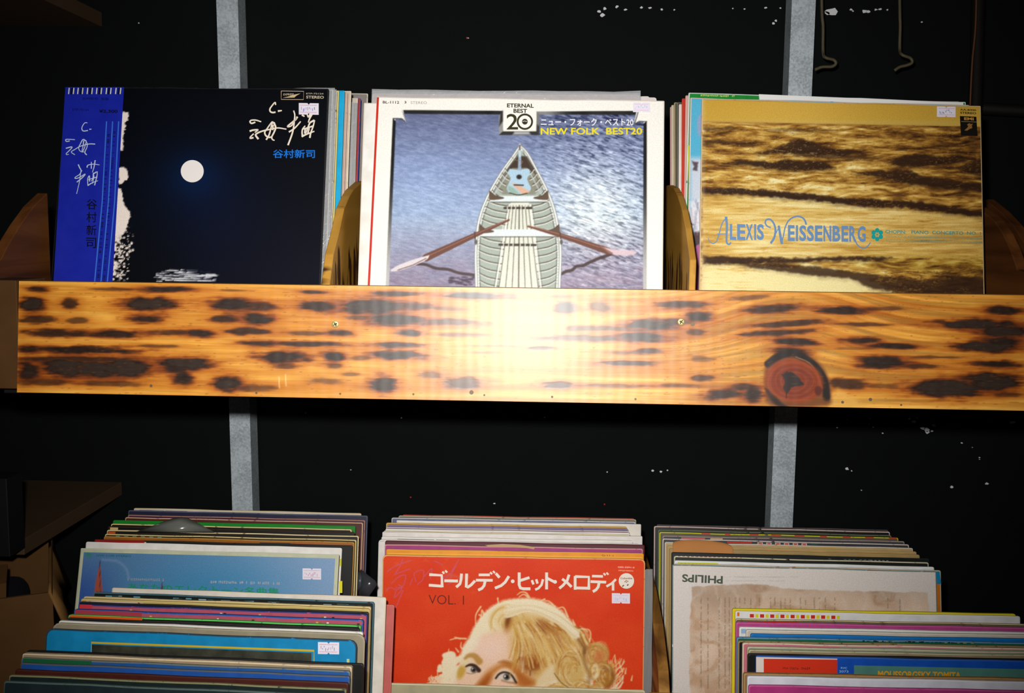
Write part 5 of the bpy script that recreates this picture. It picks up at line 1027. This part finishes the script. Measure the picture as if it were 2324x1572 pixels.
# ---------------------------------------------------------------- lower racks
def stack(rows, Z, lean, group, th=.0034, floor=LFl, yaw=0., **kw):
    """rows run from the rearmost to the foremost record; nothing may cut through its neighbour"""
    spec = []
    for r in rows:
        a, b, f, e, lab = r[:5]; k = dict(kw); k.update(r[5] if len(r) > 5 else {})
        z = k.pop('Z', Z); l2 = k.pop('lean', lean); t2 = k.pop('th', th); A, B_ = atZ(*a, CZ + z), atZ(*b, CZ + z); yt = A[1] * .5 + B_[1] * .5
        if 'width' in k: yt = A[1] + k['width'] / 2 * math.sin(yaw)
        hh = (-.7 * 0 + CZ + z - floor) * math.tan(math.radians(l2)); spec.append([a, b, f, e, lab, k, z, l2, t2, yt, yt - hh])
    dys = [0] * len(spec); ft = fb = -9
    for i in range(len(spec) - 1, -1, -1):
        q_ = spec[i]; need = max(0, ft + .0007 - q_[9], fb + .0007 - q_[10]); dys[i] = need
        ft = q_[9] + need + q_[8] / math.cos(math.radians(q_[7])); fb = q_[10] + need + q_[8] / math.cos(math.radians(q_[7]))
    print(group, 'largest shift mm', round(max(dys) * 1000, 1))
    return [S(q_[0], q_[1], q_[2], q_[3], q_[4], Z=CZ + q_[6], floor=floor, lean=q_[7], group=group, th=q_[8], yaw=yaw, dy=d_, warp=.0003, **q_[5]) for q_, d_ in zip(spec, dys)]
GL, GLF, GC, GRB, GRF = 'records filed at the back of the lower left rack', 'records filed at the front of the lower left rack', 'records filed in the lower middle rack', 'records filed at the back of the lower right rack', 'records filed at the front of the lower right rack'
B = 'at the back of the lower left rack'
L = stack([
    ((303, 1153), (820, 1164), (206, 196, 190), CREAM, 'cream record with green print, rearmost in the lower left rack'),
    ((292, 1157), (834, 1170.5), (34, 34, 62), (90, 96, 120), 'navy record with battered corners second from the rear, lower left rack', dict(th=.005)),
    ((290, 1168), (829, 1180), (66, 26, 60), (180, 130, 110), 'purple record with a scuffed top behind the bright green record'),
    ((286, 1172), (823, 1187), (84, 30, 26), (214, 176, 140), 'maroon record with a chipped cream edge directly behind the bright green one'),
    ((258, 1179), (806, 1194), (10, 134, 34), (24, 140, 40), 'bright green record at the back of the lower left rack'),
    ((252, 1188), (798, 1201), (14, 12, 8), (238, 214, 150), 'black record with a cream top edge in front of the green record'),
    ((248, 1192), (803, 1209), (16, 14, 10), (60, 40, 20), 'black record in front of the green record with a beige left corner'),
    ((243, 1202), (814, 1216), (30, 24, 14), (236, 216, 164), 'cream topped record with an orange left corner, mid lower left rack'),
    ((240, 1210), (808, 1226), (34, 24, 10), (226, 204, 140), 'dark record with teal and black checks printed at its left'),
    ((232, 1219), (803, 1232), (158, 92, 22), (190, 140, 60), 'brown record whose tan right side shows beside the white record', dict(lean=14)),
    ((214, 1223), (800, 1238), (14, 14, 16), (40, 44, 40), 'black record with a red paper band at its left end'),
    ((195, 1229), (776, 1243), (236, 232, 226), (240, 236, 228), 'plain white record just behind the sky blue cover', dict(lean=16)),
    ((184, 1243), (769, 1258.5), (196, 200, 170), (206, 206, 176), 'sky blue record cover with brown sails and green Japanese lettering', dict(lean=17, corner=.001))],
    -.382, 12.5, GL, yaw=-.003)
L[0].band(316, 345, .002, .006, (80, 90, 100)); L[0].band(345, 372, .002, .007, (130, 160, 40)); L[0].band(375, 425, .002, .006, (120, 124, 140)); L[0].band(430, 470, .004, .009, (90, 130, 40)); L[0].band(470, 760, .0075, .016, (60, 54, 84)); L[0].band(322, 428, .007, .010, (232, 236, 240))
L[6].band(250, 268, .000, .012, (214, 186, 130)); L[7].band(246, 262, .001, .012, (190, 84, 34))
for k in range(6): L[8].band(263 + k * 19, 272 + k * 19, .0015, .008, (96, 170, 160), label='teal check')
L[10].band(216, 328, -.0010, .010, (150, 26, 26), name='red_obi'); L[10].band(328, 332, .001, .008, (230, 210, 190)); L[9].band(590, 660, .003, .012, (20, 60, 80))
L[9].band(672, 768, .003, .012, (180, 96, 60)); L[11].flat('yellow_tag', [[(771, 1268), (775, 1268), (775, 1284), (771, 1284)]], ink((210, 206, 20)))
sb = L[-1]; sb.bake(paint_electone(), PM, .0013, z0=sb.h * .4, inset=.0042, gain=1.05)
TG = ink((20, 150, 110)); sb.text('あなたのエレクトーン名曲集', (290, 1322), (634, 1333.5), (290, 1341), TG, bold=.02, label='green Japanese title'); sb.small_print(290, 378, 1314, 6, ink((150, 160, 170)), 7, .02); sb.small_print(478, 634, 1320, 6, ink((176, 176, 180)), 8, .02, .35); sb.text('GW-1100 STEREO', (219, 1257.5), (298, 1259.5), (219, 1262), ink((30, 110, 110)), bold=.02)
sb.flat('yellow_obi_tag', [[(770, 1318), (777, 1318), (777, 1345), (770, 1345)]], ink((226, 220, 10)))
sb.sticker(708, 1302, 42, 25, ((200, 150, 170), (214, 130, 140)), seed=21)
# crumpled plastic standing up among them
def film(P, label, Y=None, name='loose_plastic_film', par=None, dark=(60, 62, 62)):
    vs = []; 
    for (x, y, Yy) in P: vs.append(atY(x, y, Yy))
    c = np.mean(vs, 0); vs2 = [tuple(v) for v in vs] + [tuple(c + np.array([0, -.004, .002]))]; n = len(vs)
    me = mesh(name, vs2, [(i, (i + 1) % n, n) for i in range(n)], smooth=True)
    m, t, b = nodemat('smoky_film', .18, .7); b.inputs['Base Color'].default_value = (*lin(np.array(dark) / 255), 1); b.inputs['Alpha'].default_value = .82
    o = link(name, me, None, m); md = o.modifiers.new('thickness', 'SOLIDIFY'); md.thickness = .0004
    return tag(o, label, 'plastic film')
film([(310, 1206, 1.178), (372, 1183, 1.185), (392, 1176, 1.188), (412, 1173, 1.19), (428, 1176, 1.19), (450, 1187, 1.187), (486, 1207, 1.18)], 'smoky plastic film peaking up over the bright green record', dark=(120, 122, 116))
film([(820, 1292, 1.10), (852, 1318, 1.09), (856, 1326, 1.09), (838, 1352, 1.085), (812, 1352, 1.09), (812, 1300, 1.10)], 'shiny grey plastic film curling beside the red lady record', dark=(60, 62, 66))
LF = stack([
    ((262, 1375), (892, 1379), (196, 96, 90), (206, 110, 100), 'pink record sticking out right of the tall white record', dict(Z=-.415, lean=14)),
    ((248, 1338), (876, 1356), (228, 220, 208), (230, 214, 186), 'tall white record with a brownish top in front of the sky blue cover', dict(lean=12)),
    ((210, 1345), (850, 1364.5), (18, 26, 26), (70, 110, 124), 'dark landscape record with pale blue flecks along its top'),
    ((186, 1356), (843, 1374), (170, 150, 96), (226, 202, 140), 'gold and cream edged record in front of the dark landscape one', dict(th=.004)),
    ((180, 1361), (841, 1379), (196, 174, 100), (214, 190, 120), 'yellowish cream record with a red and white band at left'),
    ((176, 1368), (838, 1386), (12, 12, 14), (40, 40, 40), 'thin black record behind the pink records'),
    ((173, 1374), (836, 1391), (184, 84, 104), (50, 60, 130), 'pink record with a blue top line, rearmost of the pink pair', dict(th=.0045)),
    ((163, 1386), (826, 1403), (180, 84, 104), (30, 92, 176), 'pink record under the bright blue edge, front one of the pink pair', dict(th=.0052)),
    ((152, 1397), (820, 1417), (24, 22, 20), (96, 206, 96), 'record with an orange band and bright light green top edge', dict(th=.0052)),
    ((150, 1404), (818, 1424), (14, 14, 18), (40, 40, 36), 'black record in front of the light green edged record'),
    ((132, 1409), (824, 1433), (206, 200, 190), (234, 230, 222), 'white topped record two behind the blue cover with yellow frame', dict(th=.0045)),
    ((112, 1419), (827, 1443), (150, 140, 116), (170, 160, 134), 'mottled grey beige record with rounded corners behind the blue cover', dict(corner=.007, lean=12)),
    ((105, 1426), (810, 1453), (14, 136, 190), (40, 70, 90), 'turquoise blue record cover with a yellow framed dark panel', dict(corner=.007)),
    ((60, 1476), (822, 1511), (12, 12, 12), (20, 20, 20), 'black record poking out at the right behind the cream topped one', dict(Z=-.402)),
    ((54, 1480), (797, 1515), (160, 140, 112), (218, 196, 160), 'cream topped record in front of the turquoise cover', dict(th=.006)),
    ((50, 1491), (794, 1524), (30, 84, 152), (110, 116, 110), 'blue record with a green left end, nearest the cream topped one', dict(th=.0035)),
    ((46, 1504), (794, 1534), (26, 80, 160), (86, 90, 96), 'clear blue record with small white figures at its right end'),
    ((36, 1517), (790, 1551), (70, 24, 16), (70, 30, 20), 'maroon record near the bottom edge of the picture, lower left'),
    ((20, 1532), (786, 1563), (20, 34, 34), (130, 130, 90), 'dark green record second from the front, lower left rack'),
    ((8, 1546), (780, 1577), (26, 40, 44), (80, 100, 96), 'teal black record foremost in the lower left rack')],
    -.402, 10, GLF, yaw=-.028)
LF[4].band(196, 325, .001, .010, (214, 196, 190)); LF[4].band(200, 206, .001, .010, (170, 30, 40)); LF[4].band(313, 318, .001, .010, (190, 30, 40))
LF[6].band(175, 209, -.0010, .014, (214, 60, 70), name='red_obi'); LF[7].band(162, 322, -.0010, .010, (176, 62, 76), name='red_obi')
LF[8].band(153, 323, -.0010, .010, (226, 96, 24), name='orange_obi'); LF[8].band(324, 700, .0018, .0042, (196, 84, 110)); 
rr = np.random.RandomState(3)
for k in range(26):
    x = rr.uniform(225, 830); LF[2].band(x, x + rr.uniform(4, 24), .002 + rr.rand() * .004, .006 + rr.rand() * .006, [(90, 150, 170), (60, 80, 70), (40, 70, 80), (140, 170, 180)][k % 4], name='landscape_fleck')
for s_, xs in ((LF[6], (295, 354, 500, 508, 588, 730, 736, 754, 818)), (LF[7], (340, 488, 492, 572, 718, 725, 742, 811))):
    for k, x in enumerate(xs): s_.band(x, x + (6 if k % 2 else 5), .004, .013, [(206, 180, 60), (140, 110, 40), (236, 226, 210), (40, 40, 30)][k % 4], name='printed_tick', y=-.0004)
tq = LF[12]
q4 = 4.842; TQ = lambda L_: [(440 + x / q4, 1320 + y / q4) for x, y in L_]
tq.flat('dark_panel', [[(209, 1462), (707, 1481), (707, 1560), (207, 1560)]], card((56, 56, 44), .5, .3, .5, 60), y=-.0003, label='dark picture panel'); tq.strip('yellow_frame', [([(205, 1565), (208, 1457.5), (713, 1476), (713, 1565)], 4.2)], 4.2, ink((212, 178, 30)), y=-.0005, label='thin yellow frame')
tq.strip('yellow_mark', [(TQ([(1695, 845), (1697, 930)]), 6)], 6, ink((196, 206, 140)), y=-.0005); tq.sticker(746, 1470, 48, 27, ((130, 120, 150), (190, 90, 110)), seed=31)
LF[15].band(52, 208, -.001, .02, (24, 96, 60), name='green_label'); LF[16].text('SKA 241', (760, 1547), (785, 1548), (760, 1551), ink((226, 230, 240)), bold=.02)
# middle rack
C = stack([
    ((914, 1167), (1440, 1177), (150, 50, 40), (190, 72, 56), 'red topped record rearmost in the lower middle rack'),
    ((905, 1169), (1444, 1179), (90, 84, 70), (186, 176, 146), 'tattered grey cream record at the rear of the middle rack'),
    ((890, 1172), (1443, 1186), (90, 96, 140), (206, 204, 200), 'white record with blue speckles, third from the rear, middle rack', dict(th=.0045)),
    ((902, 1177), (1456, 1193), (236, 228, 216), (240, 234, 222), 'broad white record with a pink corner, middle rack rear', dict(corner=.001, th=.004)),
    ((878, 1183), (1424, 1198), (190, 140, 50), (214, 176, 90), 'golden yellow record in front of the broad white one'),
    ((880, 1187.5), (1427, 1203), (92, 72, 128), (150, 130, 170), 'purple record in the middle rack', dict(th=.0045)),
    ((878, 1192), (1429, 1208), (150, 118, 128), (200, 190, 190), 'mauve record touching the purple one, middle rack'),
    ((876, 1197), (1430, 1212), (232, 226, 218), (240, 236, 230), 'white record in front of the mauve one', dict(th=.004)),
    ((871, 1203), (1431, 1217), (214, 190, 150), (232, 214, 176), 'cream record between two white ones, middle rack'),
    ((867, 1209), (1457, 1214.5), (234, 226, 220), (238, 232, 226), 'broad white record reaching furthest right, middle rack', dict(corner=.001, th=.0045)),
    ((866, 1217), (1436, 1227), (232, 226, 220), (236, 232, 224), 'white record with dark dashes, behind the maroon one'),
    ((857, 1228.5), (1452, 1232), (226, 220, 214), (232, 226, 218), 'white record with a teal fleck sticking out left of the maroon one', dict(corner=.004)),
    ((874, 1226.5), (1463, 1236), (86, 22, 34), (90, 30, 40), 'dark maroon record just behind the magenta one', dict(th=.003)),
    ((873, 1235), (1459, 1245), (162, 52, 120), (214, 150, 150), 'magenta record behind the orange one, middle rack', dict(lean=9)),
    ((875, 1249), (1462, 1259), (236, 150, 26), (236, 170, 40), 'orange record just behind the red lady record', dict(th=.003)),
    ((868, 1259.5), (1464, 1268), (226, 60, 18), (236, 176, 110), 'red record cover with a blonde curly haired woman and white Japanese title', dict(lean=7, corner=.005))],
    -.380, 10, GC, yaw=.02)
C[10].band(902, 985, .003, .0045, (60, 50, 40)); C[10].band(990, 1020, .003, .0045, (90, 80, 70)); C[11].band(862, 872, .001, .004, (60, 150, 170))
for k in range(8): C[2].band(925 + 36 * k, 945 + 36 * k + (k % 3) * 6, .002, .005, (40, 50, 100), name='blue_speckle')
C[13].flat('torn_patch', [[(1100, 1236.5), (1140, 1234), (1180, 1236), (1214, 1241), (1212, 1246), (1196, 1243), (1160, 1241.5), (1110, 1240)]], ink((196, 160, 110)), label='torn tan patch'); C[14].band(880, 1460, .006, .010, (240, 190, 30))
C[14].text('G-11-1', (1366, 1258), (1392, 1258.6), (1366, 1261.5), INK)
lady = C[-1]; lady.bake(paint_lady(), PM, .00068, z0=lady.h * .36, gain=1.0, inset=.0026)
C[-1].plastic(ext=.0095, top=-.012, sides=((.0012, 1),), x_from=C[-1].w / 2 - .0008)
WL = ink((246, 236, 222)); k7 = 7.747; ll = lambda L_: [(860 + x / k7, 1270 + y / k7) for x, y in L_]
lady.strip('katakana_title', [(ll(P_), w0) for P_, w0 in (
    ([(885, 258), (1105, 270), (1112, 480)], 6.4), ([(878, 443), (1112, 460)], 6.2), ([(1115, 205), (1150, 240)], 4.4), ([(1165, 185), (1200, 220)], 4.4), ([(1150, 365), (1390, 370)], 6.4),
    ([(1452, 240), (1445, 340), (1425, 420), (1360, 478)], 6.2), ([(1543, 240), (1535, 475), (1560, 480), (1620, 440), (1690, 365)], 6.2), ([(1755, 262), (1950, 262)], 5.8), ([(1705, 355), (2000, 358)], 6), ([(1870, 360), (1850, 450), (1810, 500), (1745, 530)], 6.2), ([(1955, 215), (1990, 250)], 4.2), ([(2005, 195), (2040, 230)], 4.2),
    ([(2055, 235), (2120, 310)], 6.2), ([(2285, 285), (2220, 390), (2150, 450), (2040, 495)], 6.2))] + [([(800 + x / 3.058, 1130 + y / 3.058) for x, y in P_], w0) for P_, w0 in (
    ([(1157, 515), (1157, 600), (1165, 622), (1185, 628), (1235, 628)], 6.6), ([(1160, 572), (1228, 550)], 6), ([(1245, 568), (1256, 598)], 5.4), ([(1275, 562), (1284, 592)], 5.4), ([(1322, 562), (1312, 600), (1290, 625), (1268, 634)], 5.4), ([(1347, 515), (1347, 632)], 6.4), ([(1352, 555), (1400, 580)], 6), ([(1503, 530), (1490, 570), (1460, 605), (1435, 625)], 6), ([(1455, 560), (1490, 585), (1520, 615)], 6),
    ([(1545, 540), (1545, 634)], 6.2), ([(1545, 543), (1640, 546), (1640, 634)], 6.2), ([(1545, 622), (1640, 624)], 6.2), ([(1662, 540), (1738, 542)], 5.6), ([(1652, 578), (1760, 582)], 6), ([(1712, 582), (1705, 615), (1690, 635), (1668, 648)], 6.2), ([(1742, 520), (1756, 534)], 4), ([(1762, 516), (1776, 530)], 4), ([(1828, 562), (1800, 590), (1762, 612)], 5.2), ([(1808, 588), (1808, 640)], 5.6))], 6, WL, y=-.0005, label='white katakana title')
for (x, y) in ((1112, 576), (1406, 580)): lady.flat('middle_dot', [[(800 + x / 3.058 + 4.2 * math.cos(a), 1130 + y / 3.058 + 4.2 * math.sin(a)) for a in np.linspace(0, 6.2832, 17)[:-1]]], WL, y=-.0005)
lady.text('VOL. 1', (973, 1349), (1053, 1350.5), (973, 1370), ink((112, 30, 10)), bold=-.008, y=-.0005)
lady.flat('round_badge', [[(1421.5 + 17.4 * math.cos(a), 1317.6 + 17.6 * math.sin(a)) for a in np.linspace(0, 6.2832, 33)[:-1]]], WL, y=-.0005, label='round white record company badge'); lady.text('Columbia', (1408, 1309), (1435, 1309), (1408, 1313.5), ink((150, 80, 40)), y=-.0008, bold=.02)
lady.strip('badge_notes', [([(1412, 1330), (1416, 1327)], 2.6), ([(1423, 1328), (1426, 1325)], 2.6), ([(1417, 1320), (1422, 1316), (1426, 1318), (1420, 1321)], 1.4)], 2, ink((120, 90, 50)), y=-.0008)
lady.text('GES-3291-2', (1402, 1284.5), (1440, 1285.5), (1402, 1288), ink((250, 200, 180)), bold=.02, y=-.0005); lady.text('MPS(STEREO)', (1404, 1292.5), (1437, 1293.5), (1404, 1296), ink((250, 190, 160)), bold=.02, y=-.0005)
lady.sticker(1409, 1357, 41, 23, ((190, 190, 226), (230, 170, 190)), seed=41)
stack([((858, 1553), (1463, 1563), (176, 170, 136), (214, 204, 166), 'cream edged record low in front of the red lady record', dict(Z=-.50, lean=6))], -.5, 6, GC)
# right rack, back group
Rk = stack([
    ((1490, 1188), (2018, 1204), (40, 34, 36), (90, 76, 80), 'dark topped record rearmost in the lower right rack'),
    ((1484, 1191.5), (2022, 1208.5), (10, 12, 10), (226, 196, 184), 'black record with a pinkish white top edge, lower right rack', dict(th=.0045, back=(20, 20, 20))),
    ((1493, 1199), (2026, 1217), (16, 18, 14), (110, 120, 96), 'black record directly behind the yellow edged one'),
    ((1496, 1205), (2041, 1222), (90, 84, 70), (216, 214, 20), 'record with a yellow top edge and red marks, lower right rack', dict(th=.0045)),
    ((1503, 1212), (2056, 1231), (60, 58, 66), (170, 150, 140), 'violet grey record with a pink patch behind the kraft sleeve'),
    ((1503, 1219), (2066, 1238), (52, 54, 60), (220, 206, 196), 'record with red and white checks along its top'),
    ((1508, 1227), (2075, 1246), (190, 160, 110), (214, 206, 190), 'tan record with a white top edge behind the kraft sleeve'),
    ((1514, 1235), (2083, 1254), (186, 150, 90), (190, 164, 110), 'tan record with scuffed top, front one of the tan pair'),
    ((1519, 1242), (2090, 1261), (170, 140, 86), (176, 150, 96), 'old gold record right behind the black dotted one', dict(th=.004)),
    ((1524, 1252), (2110, 1268), (12, 18, 16), (24, 34, 34), 'black record with tiny white lettering along the top'),
    ((1530, 1262), (2107, 1275.5), (20, 24, 18), (214, 206, 170), 'black record with a twisted red and white corner edge'),
    ((1531, 1271.5), (2120, 1286), (228, 232, 236), (236, 236, 232), 'white record with a yellow obi, just behind the upside-down cover', dict(th=.003)),
    ((1532, 1280), (2134, 1293), (196, 110, 20), (206, 190, 160), 'orange and blue record showing at the right of the upside-down cover', dict(lean=12)),
    ((1527, 1283.5), (2122, 1293.5), (224, 216, 210), (120, 140, 140), 'white record turned upside down with crumpled brown paper print', dict(lean=13, corner=.001, th=.003))],
    -.396, 12, GRB, yaw=-.005)
rr = np.random.RandomState(13)
for x in (1597, 1650, 1706, 1755, 1808, 1866, 1918, 1968, 2022): Rk[3].band(x - 5, x + rr.uniform(4, 18), -.0016, .003, (200, 70, 30), name='red_mark')
Rk[4].band(1546, 1600, .001, .009, (206, 100, 100), name='pink_patch'); Rk[4].band(1612, 1640, .001, .009, (214, 176, 140))
Rk[5].band(1650, 1706, .001, .0065, (214, 36, 20), name='red_patch'); Rk[5].band(1658, 1706, .006, .009, (232, 160, 30))
for k in range(6): Rk[5].band(1719 + 20 * k, 1731 + 20 * k, .001, .010, (230, 200, 190), name='white_check', y=-.0003); Rk[5].band(1721 + 20 * k, 1729 + 20 * k, .0015, .0095, (206, 84, 76), name='red_check', y=-.0005)
Rk[5].band(1840, 1855, .001, .006, (30, 90, 60)); Rk[6].band(1822, 1900, .0, .004, (214, 166, 40), name='yellow_patch')
for k in range(7): Rk[9].band(1880 + k * 2 + 24 * k % 60 + k * 9, 1886 + 24 * k % 60 + k * 11, .004, .006, (190, 200, 200), name='tiny_letter')
for k in range(5): Rk[9].band(1975 + 9 * k, 1980 + 9 * k, .004, .007, (200, 210, 200), name='tiny_letter')
for k in range(30): Rk[10].band(1535 + 5 * k, 1538 + 5 * k, -.0017, .0005, (196, 80, 80) if k % 2 else (236, 220, 210), name='twisted_cord')
Rk[11].band(1538, 1630, .001, .009, (206, 214, 40), name='yellow_obi', label='short yellow paper band')
for k in range(10): Rk[11].band(1544 + 8.6 * k, 1549 + 8.6 * k, .0045, .006, (40, 50, 20), name='obi_dash', y=-.0005)
# kraft paper inner sleeve folded over the tops
vs = []; fs = []; KR = [(1523, 1674)]
for j, (dy, Yk, z_) in enumerate(((0, 0, 0), (.004, 1, .0035), (.012, 2, .0035), (.04, 3, -.002))):
    pass
a0, a1 = Rk[8], Rk[6]
kp = []
top = [atZ(1522, 1227, CZ - .388), atZ(1560, 1224, CZ - .385), atZ(1600, 1224, CZ - .385), atZ(1650, 1231, CZ - .388), atZ(1662, 1239, CZ - .391)]
mid = [atZ(1527, 1240, CZ - .392), atZ(1560, 1240, CZ - .392), atZ(1600, 1241, CZ - .392), atZ(1660, 1245, CZ - .393), atZ(1666, 1250, CZ - .394)]
bot = [p_ + np.array([0, -.014, -.06]) for p_ in mid]
vs = top + mid + bot; fs = [(r * 5 + i, r * 5 + i + 1, (r + 1) * 5 + i + 1, (r + 1) * 5 + i) for r in range(2) for i in range(4)]
kr = link('kraft_paper_sleeve', mesh('kraft_paper_sleeve', vs, fs, smooth=True), None, plain('kraft_paper', (196, 132, 74), .75, .2, var=.12)); md = kr.modifiers.new('thickness', 'SOLIDIFY'); md.thickness = .0006; md = kr.modifiers.new('s', 'SUBSURF'); md.levels = md.render_levels = 2
tag(kr, 'brown kraft paper sleeve curling over the records above the upside-down cover', 'paper sleeve')
ph = Rk[-1]; ph.bake(paint_paper(), PM, .0009, z0=ph.h * .30, gain=1.05)
ph.text('PHILIPS', (1640, 1324.5), (1547.5, 1320), (1640.5, 1306.5), ink((74, 84, 70)), bold=.03, label='grey-green upside-down lettering')
Rk[-2].flat('blue_block', [[(2124, 1296), (2132, 1296), (2136, 1325), (2126, 1325)]], ink((14, 130, 176)), y=-.0004)
# right rack, front group
FR = stack([
    ((1664, 1383), (2314, 1391), (232, 214, 16), (226, 210, 20), 'bright yellow record rearmost of the lower right front group', dict(th=.004)),
    ((1670, 1387.5), (2330, 1397), (226, 226, 226), (230, 226, 220), 'white record with red and yellow squares printed along its top', dict(lean=9)),
    ((1671, 1405), (2335, 1416), (120, 84, 50), (206, 186, 140), 'brown record with a beige top edge, lower right front group'),
    ((1672, 1408), (2337, 1420), (60, 52, 36), (110, 100, 76), 'dark olive record with a red band, behind the magenta one'),
    ((1671, 1412), (2338, 1424), (186, 66, 136), (196, 90, 150), 'magenta pink record in the lower right front group', dict(th=.004)),
    ((1679, 1424), (2342, 1434), (222, 222, 222), (236, 234, 228), 'white record with a pale blue lettered label at left', dict(th=.0045)),
    ((1694, 1429), (2345, 1441), (206, 196, 180), (220, 212, 196), 'cream record pressed against the clear blue one'),
    ((1704, 1438), (2350, 1450), (8, 112, 190), (14, 116, 190), 'clear blue record in the lower right front group'),
    ((1673, 1447), (2352, 1458), (16, 100, 70), (96, 140, 180), 'green record with a lilac blue edge and dark lettering', dict(th=.004)),
    ((1676, 1455), (2355, 1466), (10, 14, 14), (150, 130, 90), 'black record with a tan left edge in front of the green one'),
    ((1686, 1459.5), (2357, 1471), (206, 110, 130), (218, 200, 170), 'record with a pink strip under its cream top edge'),
    ((1697, 1468), (2360, 1479), (150, 166, 140), (196, 186, 156), 'grey green record in the lower right front group', dict(th=.004)),
    ((1700, 1475), (2362, 1486), (150, 130, 104), (180, 176, 140), 'brown grey blotched record behind the red labelled one', dict(th=.004)),
    ((1698, 1484), (2365, 1496.5), (10, 14, 14), (16, 18, 18), 'black record framing the red labelled cover'),
    ((1716, 1488), (2368, 1500), (12, 78, 180), (40, 90, 176), 'blue record cover with a red paper band and gold lettering'),
    ((1689, 1529), (2375, 1540), (140, 110, 70), (170, 130, 76), 'tan edged record in front of the red labelled cover', dict(th=.005)),
    ((1697, 1535), (2378, 1547), (214, 216, 226), (220, 220, 226), 'pale lilac white record at the bottom edge, lower right', dict(th=.004)),
    ((1700, 1556), (2380, 1567), (176, 50, 120), (190, 80, 140), 'magenta record foremost in the lower right rack')],
    -.415, 8, GRF, width=.314, yaw=.017)
FR[1].band(1672, 1678, .000, .010, (240, 110, 20))
for k in range(9):
    x = 1701.5 + 23.1 * k; FR[1].band(x - 1.4, x + 10.8, .0022, .0128, (240, 232, 226), name='white_square', y=-.0003); FR[1].band(x, x + 9.4, .0028, .0122, (206, 44, 30), name='red_square', y=-.0005); FR[1].band(x + 12.6, x + 19.5, .0028, .0122, (222, 214, 20), name='yellow_square', y=-.0005)
FR[3].band(1696, 1814, -.001, .009, (206, 40, 20), name='red_obi'); FR[2].band(1690, 1694, .0, .004, (20, 20, 20))
FR[5].band(1682, 1693, .001, .012, (150, 180, 214)); FR[5].band(1720, 1852, .0035, .0075, (150, 176, 206), name='pale_blue_label'); FR[5].text('TOMMASSI  CLASS', (1745, 1428.5), (1826, 1431), (1745, 1432), ink((30, 34, 40)), bold=.03, y=-.0006)
rr = np.random.RandomState(17)
for k in range(34):
    x = 1958 + k * 7.4 + rr.uniform(-2, 2); FR[8].band(x, x + rr.uniform(2, 8), -.0010 + rr.uniform(0, .001), .003, [(14, 18, 20), (30, 40, 40), (160, 140, 90)][0 if rr.rand() < .7 else 1 + k % 2], name='dark_lettering')
FR[10].band(1702, 1905, .001, .007, (206, 112, 132), name='pink_band'); FR[10].band(1905, 2324, .001, .007, (140, 160, 140))
mo = FR[14]; MW = mo.uv(1716, 1500)[0]
mo.flat('white_obi', [[(1716, 1490), (1900, 1494), (1900, 1560), (1716, 1560)]], ink((228, 216, 208)), y=-.0003); mo.flat('red_obi_panel', [[(1733, 1494), (1900, 1496), (1900, 1560), (1733, 1560)]], ink((216, 52, 26)), y=-.0005, label='red paper panel')
mo.flat('grey_green_panel', [[(1938, 1509), (2340, 1518), (2340, 1570), (1938, 1570)]], card((78, 132, 120), .5, .3, .1), y=-.0004, label='grey-green picture panel')
mo.text('MOUSSORGSKY-TOMITA', (1992, 1521), (2180, 1524), (1992, 1537.5), ink((226, 160, 20)), bold=.03, y=-.0007, label='gold capital letters')
mo.text('RVC', (1908, 1512.5), (1922, 1513), (1908, 1517), ink((150, 200, 230)), bold=.01, y=-.0006); mo.text('2073', (1904, 1520), (1925, 1520.5), (1904, 1525), ink((150, 200, 230)), bold=.01, y=-.0006); mo.text('ステレオ', (1902, 1527.5), (1927, 1528), (1902, 1532), ink((150, 200, 230)), bold=.01, y=-.0006)
mo.small_print(1776, 1811, 1515.5, 4.5, ink((120, 36, 20)), 5); mo.small_print(1818, 1838, 1516, 5, ink((120, 36, 20)), 6)
# ---------------------------------------------------------------- lower rack carcass
rack = bpy.data.objects.new('record_rack', None); COL.objects.link(rack); tag(rack, 'rough wooden rack holding the lower records', 'shelf')
CR = wood('rough_pine', (92, 58, 24), (150, 104, 46), (196, 146, 76), 1, .7, 7)
link('rack_board', bevel_box('rack_board', -1.1, .62, .7505, 1.452, LFl - .018, LFl - .0005, .001), rack, CR)
def rdiv(x0, x1, pts=None):
    pr = pts or [(1.03, LFl), (1.03, CZ - .52), (1.06, CZ - .485), (1.12, CZ - .455), (1.20, CZ - .44), (1.42, CZ - .44), (1.42, LFl)]
    return link('divider', prism('divider', pr, 'x', x0, x1, .0006), rack, CR)
rdiv(.131, .143); rdiv(-.222, -.212, [(1.06, LFl), (1.06, CZ - .56), (1.4, CZ - .50), (1.4, LFl)]); rdiv(.60, .612, [(.8, LFl), (.8, CZ - .62), (1.4, CZ - .62), (1.4, LFl)])
o = link('cross_batten', bevel_box('cross_batten', .118, .16, 1.005, 1.028, LFl, CZ - .495, .001), rack, wood('rough_batten', (110, 78, 36), (160, 118, 60), (190, 146, 84), 0, .7, 9)); o['label'] = 'short rough batten end between the red lady and upside-down covers'
link('front_panel', bevel_box('front_panel', -.60, .62, .735, .75, LFl - .018, LFl + .10, .001), rack, CR)
link('back_panel', bevel_box('back_panel', -.58, .62, 1.43, 1.45, LFl, LFl + .10, .001), rack, CR)
for x in (-.58, .58): link('leg', bevel_box('leg', x - .02, x + .02, 1.10, 1.14, .0006, LFl - .018, .001), rack, CR)
